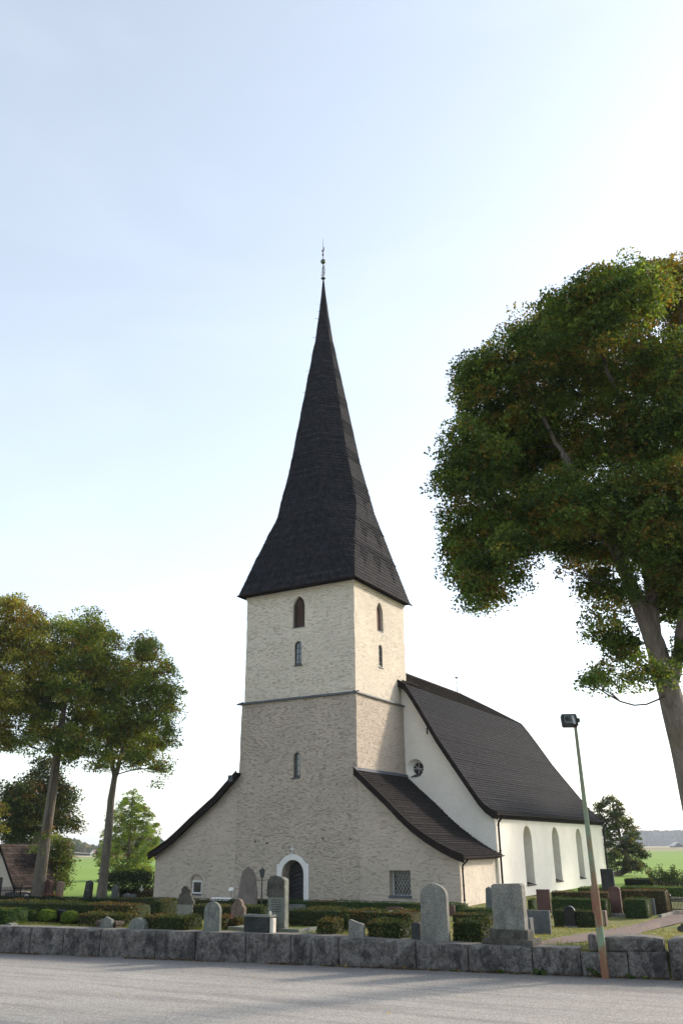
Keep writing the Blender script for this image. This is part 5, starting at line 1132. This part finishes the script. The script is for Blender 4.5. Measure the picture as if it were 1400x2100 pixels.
# big linden at the right
rb = ground_at(1462, 1925); DR = float((rb-CAM)@fw); rb[2] = gz(rb[0], rb[1])
RB = [(990,775,62),(1060,735,70),(1130,685,78),(1210,645,78),(1290,612,72),(1370,598,68),(1430,650,90),(1240,590,45),(1340,570,40),(1400,570,45),
 (1080,840,80),(1180,780,88),(1280,740,92),(1380,760,90),(1450,820,100),(965,805,35),(990,865,52),(1060,900,60),(950,890,30),(1000,1185,44),(960,1170,40),(1020,1220,22),(945,1110,36),(1060,1190,24),
 (975,950,70),(1040,950,88),(1150,920,92),(1260,880,92),(1370,900,92),(1480,950,100),
 (958,1060,54),(1050,1060,78),(1150,1030,78),(1260,1030,88),(1370,1030,92),(1450,1050,100),(930,985,32),
 (1130,1080,52),(1085,1070,50),(1160,1120,34),(1060,1120,40),(1195,1135,34),(1180,1085,45),(1215,1070,50),(1110,1040,60),(958,1140,48),(1000,1130,50),(968,1205,34),(985,1240,22),(1030,1165,36),(1090,1110,34),(1255,1110,68),(1355,1130,80),(1222,1200,36),(1270,1215,34),(1228,1262,24),(1285,1265,30),(1345,1240,38),(1245,1310,26),(1375,1240,42),(1445,1270,58),(1270,1325,40),(1320,1365,26),(1240,1385,26),(1290,1395,26),(1420,1340,32),(1220,1300,18),(1185,1170,22),(1215,1392,15),(1440,1190,80),(1410,1200,40),(1500,1100,90),(1350,1385,24,-2.2),(1210,1400,14),(1238,1404,16),(1300,1400,20)]
tree('linden_tree', 'huge old linden with yellowing top leaning in from the right edge above the wall', rb, [(1437, 1680), (1402, 1530), (1372, 1420), (1342, 1320), (1305, 1230)], DR, RB, LIND, .072, 30, 60, .36, depth=2.6, gap=.14, trunk_r=(.40, .19), bark='bark_grey', limbs=30, seed=1,
     top_tint=(CAM[2]+(1050-560)/F_PX*0+float((CAM+ray(1300, 900)*DR)[2]), float((CAM+ray(1300, 540)*DR)[2]), (.36, .22, .035), .6),
     extra_limbs=[([(1372, 1420), (1392, 1330), (1400, 1230), (1395, 1120), (1385, 1000)], .17, .09), ([(1305, 1232), (1262, 1130), (1200, 1010), (1150, 930)], .19, .05), ([(1342, 1320), (1330, 1180), (1330, 1040), (1322, 900), (1350, 780)], .19, .05), ([(1395, 1120), (1420, 950), (1400, 760)], .15, .06), ([(1200, 1010), (1120, 870), (1080, 800)], .07, .03), ([(1262, 1130), (1180, 1060), (1100, 1040), (1040, 1070), (995, 1140), (985, 1200)], .10, .02), ([(1322, 900), (1260, 800), (1230, 720)], .09, .03)])
def ground_base(px, py): P = ground_at(px, py); P[2] = gz(P[0], P[1]); return P
# left lindens
b1 = ground_base(76, 1845); D1 = float((b1-CAM)@fw); b2 = ground_base(208, 1842); D2 = float((b2-CAM)@fw)
tree('linden_tree', 'leaning linden with a stout ivy-tufted trunk beside the little outbuilding', b1, [(92, 1730), (107, 1630), (118, 1545), (128, 1480), (138, 1400), (150, 1310)], D1,
     [(130,1290,32),(180,1285,38),(218,1315,30),(120,1345,46),(180,1365,52),(110,1425,46),(170,1445,52),(100,1490,44),(45,1505,30),(165,1525,32),(210,1415,42),(20,1525,16),(140,1556,18),(215,1370,40),(80,1400,45),(140,1400,48),(70,1460,42),(190,1480,42),(130,1520,40),(195,1320,34),(60,1530,26),(75,1740,12,-.3),(85,1722,14,-.3),(100,1712,12,-.3),(70,1757,8,-.3)],
     LINL, .130, 12, 38, .56, depth=2.5, gap=.30, trunk_r=(.36, .07), bark='bark_grey', limbs=16, seed=2, group='tall lindens on the left')
tree('linden_tree', 'linden with a forked slender trunk, nearest to the church on the left', b2, [(222, 1715), (228, 1640), (236, 1590)], D2,
     [(292,1335,34),(322,1368,30),(270,1385,44),(330,1428,34),(250,1445,46),(310,1475,44),(352,1500,14),(232,1515,46),(290,1535,42),(342,1522,20),(205,1558,26),(332,1580,17),(322,1610,8),(262,1553,22),(352,1418,20),(300,1320,22),(345,1455,26),(345,1378,20),(300,1410,36),(255,1490,38),(320,1520,28),(285,1560,26),(328,1565,18),(330,1600,13),(215,1560,24)],
     LINL, .130, 12, 38, .55, depth=2.5, gap=.30, trunk_r=(.27, .18), bark='bark_grey', limbs=14, seed=3, group='tall lindens on the left', extra_limbs=[([(236, 1594), (229, 1555), (222, 1500), (215, 1440)], .17, .05), ([(236, 1594), (250, 1545), (266, 1480), (285, 1400)], .17, .05)])
b3 = ground_base(-45, 1850)
tree('linden_tree', 'yellowest linden, cut off by the left edge of the picture', b3, [(-40, 1700), (-35, 1560), (-20, 1460)], D1-2.5,
     [(20,1250,36),(60,1285,40),(10,1330,55),(62,1365,42),(0,1425,54),(42,1435,36),(88,1318,26),(0,1495,32),(-40,1400,60),(-40,1300,50),(12,1530,14),(-4,1660,14),(-8,1700,12)],
     LINY, .130, 13, 40, .56, depth=2.0, gap=.28, trunk_r=(.5, .3), limbs=12, seed=4, group='tall lindens on the left')
# trees farther back
b4 = ground_base(60, 1838); D4 = float((b4-CAM)@fw)
tree('dark_tree', 'dark bushy tree behind the little outbuilding', b4, [(70, 1760), (80, 1700)], D4+6,
     [(92,1600,38),(45,1640,40),(110,1670,42),(150,1690,18),(50,1710,42),(15,1625,22),(88,1570,20),(135,1635,24),(8,1690,26),(120,1625,30),(60,1660,40),(158,1700,8),(20,1665,30)],
     DKT, .15, 14, 24, .6, depth=2.0, gap=.12, trunk_r=(.35, .25), limbs=10, seed=5)
tree('willow_shrub', 'loose green small tree right behind the stout leaning trunk', ground_base(118, 1846), [(118, 1810)], D1+4,
     [(122,1738,26),(112,1785,28),(138,1765,16),(124,1805,20),(100,1760,22),(140,1790,9),(110,1820,14)],
     [(1, (.06, .09, .02)), (2, (.09, .13, .028)), (1, (.14, .155, .04)), (.4, (.13, .08, .03))], .13, 20, 26, .5, depth=1.0, gap=.1, trunk_r=(.12, .08), limbs=6, seed=6)
b6 = ground_base(262, 1836); D6 = float((b6-CAM)@fw)
def cone_tree(name, label, base, D, rows, pal, size, seed, trunk_r, n_l=22):
    """tiers of drooping boughs: rows = (py, left px, right px)"""
    bl = []
    rs = np.random.default_rng(seed)
    for py, a, b in rows:
        w = b-a; m = max(1, int(w/13))
        for k in range(m): px = a+w*(k+.5)/m+rs.uniform(-3, 3); bl.append((px, py+rs.uniform(-5, 5)+abs(px-(a+b)/2)*.10, max(6, min(11, w*.30)), rs.uniform(-1, 1)*w/2/F_PX*D*.75))
    mid = [(r_[1]+r_[2])/2 for r_ in rows]
    return tree(name, label, base, [(mid[-1], rows[-1][0]), (mid[len(rows)//2], rows[len(rows)//2][0]), (mid[0], rows[0][0])], D, bl, pal, size, 7, n_l, .40, depth=1, gap=.10, trunk_r=(trunk_r, .05), limbs=0, seed=seed, nb=1, shell=.1)
cone_tree('light_green_tree', 'light green cone-shaped tree between the second trunk and the church', dist_at(262, 1806, 92)*np.array([1, 1, 0]), 92,
     [(1620, 266, 282), (1634, 255, 290), (1648, 245, 300), (1662, 236, 305), (1676, 225, 308), (1690, 222, 328), (1704, 214, 325), (1718, 210, 322), (1732, 212, 318), (1746, 200, 318), (1760, 204, 312), (1774, 206, 314), (1788, 214, 310), (1802, 220, 306)], LGT, .13, 7, .2, 56)
b7 = dist_at(1258, 1806, 86); b7[2] = 0
cone_tree('broad_tree', 'dark green tree standing in the field edge right of the nave', b7, 86,
     [(1632, 1243, 1262), (1646, 1225, 1270), (1660, 1218, 1278), (1674, 1218, 1292), (1688, 1226, 1300), (1702, 1230, 1306), (1716, 1232, 1308), (1730, 1234, 1318), (1744, 1236, 1324), (1758, 1238, 1322), (1770, 1244, 1318), (1780, 1276, 1316)],
     [(1, (.028, .05, .016)), (2, (.05, .078, .022)), (1.3, (.085, .11, .03)), (.3, (.13, .13, .04))], .14, 8, .25, 54)

# lindens standing outside the picture on the right; their shade dapples the white nave wall
for (x, y), sd_, lb in (((22, 32), 21, 'linden beyond the right edge whose shade dapples the near half of the nave wall'), ((22, 45), 22, 'linden beyond the right edge whose shade dapples the far half of the nave wall')):
    bl = []; rs = np.random.default_rng(sd_)
    big = y < 0; zc = 13.5 if big else 12.5; ex = (3.6, 3.6, 5.0) if big else (2.6, 5.2, 3.6)
    t = empty('linden_tree', (x, y, 0), lb, 'tree', 'lindens outside the picture')
    for k in range(20): d = rs.normal(size=3); d /= np.linalg.norm(d); bl.append((np.array([x, y, zc])+d*np.array(ex)*rs.uniform(.5, 1), rs.uniform(1.3, 2.2)))
    mb = MB(); mb.tube([(x, y, -.2), (x+.2, y, 4), (x, y, 10)], [.5, .35, .2], 10)
    for c, r_ in bl: mb.tube(limb((x, y, 6), c, .05), [.12, .1, .09, .07, .05, .03, .01], 5)
    mb.build('trunk', M['bark_grey'], t); Q, Cc, idx = crown_points(bl, 5 if big else 3.6, .6, 24, .1 if big else .22, seed=sd_); cc = leaf_cols(Cc, LIND, .5, sd_, .16)
    leaf_object('crown', M['leaf'], t, Q, .17*NR.uniform(.6, 1.3, len(Q)), cc[idx])

# ------------------------------------------------------------------ outbuilding, fences, far things
def outbuilding():
    P = ground_base(33, 1846); y = P[1]; Z = lambda px, py: plane(px, py, 1, y)
    xR_ = Z(34, 1825)[0]; ze = Z(34, 1811)[2]; xk = Z(8, 1731)[0]; zk = Z(8, 1731)[2]; w = xR_-xk; xL_ = xk-w; L = 3.2
    t = empty('outbuilding', (xk, y, 0), 'small grey rendered outbuilding with a steep brown tiled roof at the left edge', 'building')
    m = MB(); m.prism([(xL_, 0), (xR_, 0), (xR_, ze), (xk, zk-.15), (xL_, ze)], lambda u, v, d: (u, y+d, v), 0, L, [[(xk-.65, .05), (xk-.65, 1.35), (xk+.35, 1.35), (xk+.35, .05)]], back=False); m.build('wall', M['wing_side'], t)
    m = MB(); m.box((xk-.65, y+.15, 0), (xk+.35, y+.2, 1.35)); m.build('door', M['door'], t)
    m = MB(); sl = (zk-ze)/w
    for s in (1, -1):
        a = (xk+s*(w+.22), y-.3, ze-.22*sl); b = (xk+s*(w+.22), y+L+.3, ze-.22*sl); c = (xk, y+L+.3, zk); d = (xk, y-.3, zk)
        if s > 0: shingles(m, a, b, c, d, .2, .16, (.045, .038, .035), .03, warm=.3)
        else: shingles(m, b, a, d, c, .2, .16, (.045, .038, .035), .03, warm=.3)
    rf = m.build('roof', M['shingle'], t, fixn=False)
    m = MB()
    for s in (1, -1): m.prism([(xk, zk+.02), (xk+s*(w+.24), ze-.24*sl+.02), (xk+s*(w+.24), ze-.24*sl-.2), (xk, zk-.22)], lambda u, v, d: (u, y-.36+d, v), 0, .05)
    m.build('bargeboard', M['tar'], rf)
outbuilding()
def fence(name, px0, px1, ptop, pbase, n, label, mat='iron', bow=False, spear=True):
    a = ground_base(px0, pbase); b = ground_base(px1, pbase); b[1] = a[1]; H_ = plane(px0, ptop, 1, a[1])[2]-a[2]; t = empty(name, tuple(a), label, 'fence')
    a = Vector(a); b = Vector(plane(px1, pbase, 1, a[1])); b.z = a.z
    for z in (H_*.25, H_*.8): m = MB(); m.beam(a+Vector((0, 0, z)), b+Vector((0, 0, z)), .03, .04); m.build('rail', M[mat], t)
    m = MB()
    for k in range(n): p = a.lerp(b, (k+.5)/n); m.tube([p, p+Vector((0, 0, H_))], .016, 5); m.tube([p+Vector((0, 0, H_)), p+Vector((0, 0, H_+.07))], [.028, .002], 5)
    m.build('bars', M[mat], t)
    for p in (a, b): m = MB(); m.tube([p, p+Vector((0, 0, H_*1.12))], .032, 8); m.lathe(tuple(p+Vector((0, 0, H_*1.12))), [(.02, 0), (.05, .04), (.01, .1)], 8); m.build('post', M[mat], t)
fence('iron_fence', -30, 41, 1820, 1846, 22, 'rust-brown iron railing round the tomb beside the outbuilding', 'tar_red')
fence('iron_fence', 1377, 1430, 1842, 1872, 18, 'low black iron railing beside the gravel path at the right edge')
# low chain/arch behind the hedge
a = ground_base(742, 1898); b = Vector(plane(790, 1898, 1, a[1])); a = Vector(a); b.z = a.z; zt = plane(766, 1884, 1, a[1])[2]-a.z
m = MB(); m.tube([a+(b-a)*t_+Vector((0, 0, zt*(.72+.28*math.sin(math.pi*t_)))) for t_ in np.linspace(0, 1, 14)], .03, 8); m.tube([a, a+Vector((0, 0, zt*.75))], .03, 6); m.tube([b, b+Vector((0, 0, zt*.75))], .03, 6)
tag(m.build('grave_rail', M['pale_stone'], origin=tuple(a)), 'low arched pale grave rail above the hedge left of the black heart stone', 'rail')
# wagtail on the wall
bp = Vector(CAM+ray(622, 1916)*1.0); sB = wall_s(622, 1917); bx_, by_ = wxy(sB, .22); zb2 = wall_top(bx_)+.01
m = MB(); c = Vector((bx_, by_, zb2+.085)); ax_ = Vector((wd[0], wd[1], 0))
pts = [c-ax_*.16+Vector((0, 0, -.055)), c-ax_*.09+Vector((0, 0, -.03)), c-ax_*.05, c, c+ax_*.035+Vector((0, 0, .03)), c+ax_*.05+Vector((0, 0, .055)), c+ax_*.062+Vector((0, 0, .062)), c+ax_*.085+Vector((0, 0, .060))]
m.tube(pts, [.006, .010, .026, .032, .022, .019, .014, .001], 10); bird = m.build('bird', m_simple('grey_feathers', (.22, .21, .19), (.34, .32, .29), 25, .8, .002), None, origin=(bx_, by_, zb2), smooth=True); tag(bird, 'small grey bird perched on the stone wall', 'bird')
m = MB()
for s in (-.012, .012): m.tube([c+Vector((0, s, -.02)), Vector((c.x+.01, c.y+s, zb2-.01))], .003, 5)
m.build('leg', M['iron'], bird)

# distant woods, farm houses
def far_wood(name, px0, px1, ptop, pbase, D, n, pal, label, seed, conif=.5):
    NRs = np.random.default_rng(seed); V = []; F = []; Cc = []
    H0 = (pbase-ptop)/F_PX*D; base_y = pbase
    def blob(x, y, z0, h, w, kind, col):
        k = len(V); rings = 7; m = 8
        for i in range(rings):
            t_ = i/(rings-1)
            r_ = w*((1-t_)**.8*(1 if i else .5) if kind else math.sqrt(max(.02, 1-(2*t_-.85)**2*.9)))*(1 if t_ < .99 else .05)
            for j in range(m): an = 2*math.pi*j/m; jt = NRs.uniform(.7, 1.3); V.append((x+r_*jt*math.cos(an), y+r_*jt*math.sin(an), z0+h*t_+NRs.uniform(-.03, .03)*h))
        for i in range(rings-1):
            for j in range(m): F.append((k+i*m+j, k+i*m+(j+1) % m, k+(i+1)*m+(j+1) % m, k+(i+1)*m+j)); Cc.append(tuple(np.array(col)*NRs.uniform(.75, 1.25)))
    for i in range(n):
        px = NRs.uniform(px0, px1); row = NRs.random(); d = D+row*D*.10; g = CAM+ray(px, base_y)*D; v = g-CAM; v[2] = 0; v = v/np.linalg.norm(v); x, y = g[0]+v[0]*row*D*.10, g[1]+v[1]*row*D*.10
        h = H0*NRs.uniform(.72, 1.0)*(1+row*.1)*(1 if D > 1000 else .80+.2*math.sin(px*.035+seed)); kind = NRs.random() < conif
        c = pal[NRs.integers(len(pal))]; blob(x, y, -1.5, h, h*(.22 if kind else .42), kind, c)
    mb = MB(); mb.v = V; mb.f = F; mb.c = Cc; o = mb.build(name, M['farleaf'], None, origin=tuple(CAM+ray((px0+px1)/2, base_y)*D), fixn=False); tag(o, label, 'wood', kind='stuff')
def m_far():
    t = NT('distant_foliage'); a = t.node('ShaderNodeVertexColor', layer_name='col').outputs[0]; n = t.noise(.8, 5, .7)
    return t.fin(t.mix(.8, a, t.ramp(n, [(.3, .1), (.7, .9)]), 'OVERLAY'), .95, t.bump(n, 1, .8), spec=.05)
M['farleaf'] = m_far()
far_wood('distant_forest', 1290, 1650, 1704, 1737, 1900, 1500, [(.02, .04, .02), (.03, .05, .025), (.05, .06, .03), (.09, .075, .035)], 'hazy blue-grey forest along the horizon beyond the right-hand fields', 3, .6)
far_wood('distant_forest', -500, 330, 1709, 1757, 600, 500, [(.03, .055, .018), (.045, .07, .02), (.06, .08, .02), (.10, .09, .03)], 'wooded hill beyond the field behind the left trunks', 4, .15)
def farmhouse(px, pbase, ptop, D, wpx, col, label, roofc, name='farmhouse'):
    g = CAM+ray(px, pbase)*D; z0 = g[2]-.4; H_ = (pbase-ptop)/F_PX*D; w = wpx/F_PX*D; t = empty(name, (g[0], g[1], z0), label, 'house'); r_ = Vector((rt0[0], rt0[1], 0)); f_ = Vector((dv[0], dv[1], 0)); o = Vector((g[0], g[1], z0))
    mp = lambda u, v, d: o+r_*u+f_*d+Vector((0, 0, v)); m = MB(); m.prism([(-w/2, 0), (w/2, 0), (w/2, H_*.55), (0, H_), (-w/2, H_*.55)], mp, 0, w*1.3); m.build('wall', col, t)
    m = MB()
    for s in (1, -1): m.prism([(0, H_*1.02), (s*w*.56, H_*.5), (s*w*.56, H_*.56), (0, H_*1.09)], mp, -.3, w*1.35)
    m.build('roof', roofc, t); m = MB(); m.prism([(-w*.12, H_*.15), (w*.12, H_*.15), (w*.12, H_*.4), (-w*.12, H_*.4)], mp, -.05, 0); m.build('window', M['glass_dark'], t)
farmhouse(190, 1754, 1742, 560, 9, M['white'], 'tiny white farmhouse with a red roof at the foot of the wooded hill', M['red_stone'])
farmhouse(1392, 1742, 1728, 780, 20, m_simple('grey_barn_boards', (.09, .09, .09), (.13, .13, .13), 1, .9, .01), 'grey barn with a pale roof far off at the right edge below the forest', M['pale_stone'], 'barn')

pl_ = empty('power_line', tuple(dist_at(100, 1757, 260)*np.array([1, 1, 0])), 'thin power line crossing the green field behind the left trunks', 'power line')
pa, pb = Vector(dist_at(104, 1741, 260)), Vector(dist_at(262, 1746, 300))
for p in (pa, pb): m = MB(); m.tube([(p.x, p.y, -.3), (p.x, p.y, p.z+.3)], .13, 6); m.build('pole', M['bark_grey'], pl_)
for dz_ in (0, -.9): m = MB(); m.tube([pa.lerp(pb, k/12)+Vector((0, 0, dz_-1.0*math.sin(math.pi*k/12))) for k in range(13)], .05, 4); m.build('cable', M['pale_stone'], pl_)

# ------------------------------------------------------------------ grass, leaf litter, weeds
def scatter_grass():
    n = 42000; s = NR.uniform(-3, 34, n); t = .5+NR.random(n)**1.5*13; XY = WA+np.outer(s, wd)+np.outer(t, wnrm)
    g = np.array([gz(a, b) for a, b in XY]); f = np.array([noise.noise(Vector((a*.9, b*.9, 0))) for a, b in XY]); keep = (f > -.12) | (t < 1.0)
    XY = XY[keep]; g = g[keep]; n = len(g); h = NR.uniform(.03, .085, n)*np.where(t[keep] < 1.0, 1.8, 1.0); an = NR.uniform(0, math.pi*2, n); w = .010
    a = np.stack([XY[:, 0]-w*np.cos(an), XY[:, 1]-w*np.sin(an), g-.01], 1); b = np.stack([XY[:, 0]+w*np.cos(an), XY[:, 1]+w*np.sin(an), g-.01], 1); l = NR.normal(size=(n, 2))*.03
    c = np.stack([XY[:, 0]+l[:, 0], XY[:, 1]+l[:, 1], g+h], 1); V = np.stack([a, b, c], 1).reshape(-1, 3)
    P_ = path_mask(XY); V = V.reshape(-1, 3, 3)[~P_]; n = len(V); f = f[keep][~P_]
    me = bpy.data.meshes.new('grass'); me.vertices.add(n*3); me.vertices.foreach_set('co', V.astype(np.float32).ravel()); me.loops.add(n*3); me.loops.foreach_set('vertex_index', np.arange(n*3, dtype=np.int32)); me.polygons.add(n); me.polygons.foreach_set('loop_start', np.arange(0, n*3, 3, dtype=np.int32)); me.update(calc_edges=True)
    k = np.clip(f*1.2+.5+NR.normal(size=n)*.25, 0, 1)[:, None]; col = np.array([.075, .125, .022])*(1-k)+np.array([.19, .18, .055])*k; col = np.repeat(np.hstack([col, np.ones((n, 1))]), 3, axis=0)
    ca = me.color_attributes.new('col', 'FLOAT_COLOR', 'CORNER'); ca.data.foreach_set('color', col.astype(np.float32).ravel()); me.materials.append(M['leaf'])
    tag(link('grass', me, None, (0, 0, 0)), 'short green and straw-coloured grass behind the stone wall', 'grass', kind='stuff')
PATHPX = [(1090, 1937), (1136, 1924.6), (1211, 1913), (1260, 1904), (1306, 1896), (1353, 1882), (1400, 1869), (1440, 1860), (1440, 1884), (1400, 1891.6), (1353, 1903), (1306, 1916.7), (1260, 1924), (1215, 1931), (1180, 1934), (1100, 1943)]
PP = np.array([ground_at(*p)[:2] for p in PATHPX])
def path_mask(XY):
    ins = np.zeros(len(XY), bool); j = len(PP)-1
    for i in range(len(PP)):
        xi, yi = PP[i]; xj, yj = PP[j]; c = ((yi > XY[:, 1]) != (yj > XY[:, 1])) & (XY[:, 0] < (xj-xi)*(XY[:, 1]-yi)/(yj-yi+1e-12)+xi); ins ^= c; j = i
    return ins
scatter_grass()
def litter(name, label, pts, size, cols, cat='fallen leaves', flat=.9):
    P = np.array(pts); n = len(P); o = leaf_object(name, M['leaf'], None, P, size*NR.uniform(.6, 1.4, n), cols[NR.integers(len(cols), size=n)]*NR.uniform(.6, 1.4, (n, 1)), nrm=np.tile([0, 0, 1.0], (n, 1)), flat=flat, aspect=.7)
    tag(o, label, cat, kind='stuff')
YL = np.array([(.35, .26, .05), (.28, .16, .05), (.20, .10, .04), (.40, .33, .10)])
pts = []
for _ in range(1500):
    s = RND.uniform(-2, 19.5)
    if noise.noise(Vector((s*.7, 3, 0))) < -.02 and s < 14: continue
    t_ = -abs(RND.gauss(0, .09))-.01; x, y = wxy(s, t_); pts.append((x, y, .2+RND.uniform(.008, .035)))
litter('leaf_litter', 'brown fallen leaves and dirt gathered along the foot of the stone wall', pts, .07, np.array([(.16, .08, .035), (.11, .06, .03), (.22, .12, .04), (.30, .20, .06), (.07, .05, .03)]))
pts = []
for _ in range(420):
    s = RND.uniform(13, 27); t_ = RND.uniform(.8, 16); x, y = wxy(s, t_); pts.append((x, y, gz(x, y)+.035))
litter('leaf_litter', 'yellow fallen leaves scattered over the right lawn and gravel path', pts, .09, YL)
for px, py, c, lb in ((524, 2003, (.45, .20, .06), 'orange fallen leaf alone on the road in the middle left'), (766, 2009, (.55, .50, .12), 'pale yellow fallen leaf on the road below the middle of the wall'), (797, 2077, (.50, .38, .10), 'yellowish leaf on the asphalt nearest the bottom middle'), (246, 2039, (.30, .30, .06), 'flat green-yellow leaf on the road at the lower left')):
    d = ray(px, py); P = CAM+d*((.222-CAM[2])/d[2]); m = MB(); a = RND.uniform(0, 6); L_ = .055
    pr = [(1, 0), (.55, .35), (.1, .55), (-.5, .4), (-.9, 0), (-.5, -.4), (.1, -.5), (.55, -.35)]
    m.add([(P[0]+L_*(u*math.cos(a)-v*math.sin(a)), P[1]+L_*(u*math.sin(a)+v*math.cos(a)), P[2]+.012*abs(v)+.004*u) for u, v in pr], [(0, 1, 2, 3, 4), (0, 4, 5, 6, 7)], c)
    o = m.build('fallen_leaf', M['leaf'], None, origin=tuple(P), fixn=False); tag(o, lb, 'leaf', 'single leaves fallen on the road')
def weed(px, py, n, r_, label, top=False, size=.06):
    s = wall_s(px, py)
    x, y = wxy(s, -.06); g = .2; m = n*14; Q = []
    for k in range(n):
        a = RND.uniform(0, 6.28); e = RND.uniform(.3, 1)*r_
        for j in range(14): t_ = RND.random(); Q.append((x+math.cos(a)*e*t_+RND.gauss(0, .012), y-abs(math.sin(a)*e*t_*.7)+RND.gauss(0, .012), g+e*t_*(1-t_*.5)*RND.uniform(.7, 1.3)))
    o = leaf_object('weed', M['leaf'], None, np.array(Q), size*NR.uniform(.5, 1.3, len(Q)), leaf_cols(np.array(Q), PALH['bright'], 3, px), origin=(x, y, g)); tag(o, label, 'weed', 'weeds along the wall foot')
weed(1107, 1996, 9, .22, 'broad-leaved green weed at the wall foot below the broad slab gravestone', size=.10)
weed(1025, 2001, 7, .16, 'low green weed at the wall foot left of the broad-leaved one')
weed(1294, 2000, 5, .14, 'small yellowish weed at the wall foot right of the floodlight pole', size=.08)
weed(1230, 1990, 12, .30, 'tall green weed growing right beside the floodlight pole foot')
weed(1322, 2008, 5, .12, 'tiny weed at the foot of the big boulder end of the wall')
weed(930, 2000, 6, .10, 'thin grass tuft at a block joint in the right half of the wall foot', size=.04)

# ------------------------------------------------------------------ hazy air
def haze():
    m = bpy.data.materials.new('haze'); m.use_nodes = True; nt = m.node_tree; nt.nodes.clear(); o = nt.nodes.new('ShaderNodeOutputMaterial'); v = nt.nodes.new('ShaderNodeVolumePrincipled')
    v.inputs['Density'].default_value = .00018; v.inputs['Color'].default_value = (.80, .88, 1.0, 1); v.inputs['Anisotropy'].default_value = .2; nt.links.new(v.outputs[0], o.inputs['Volume'])
    mb = MB(); mb.box((-5200, -5200, -3.2), (5200, 5200, 60)); tag(mb.build('haze', m), kind='stuff')
haze()
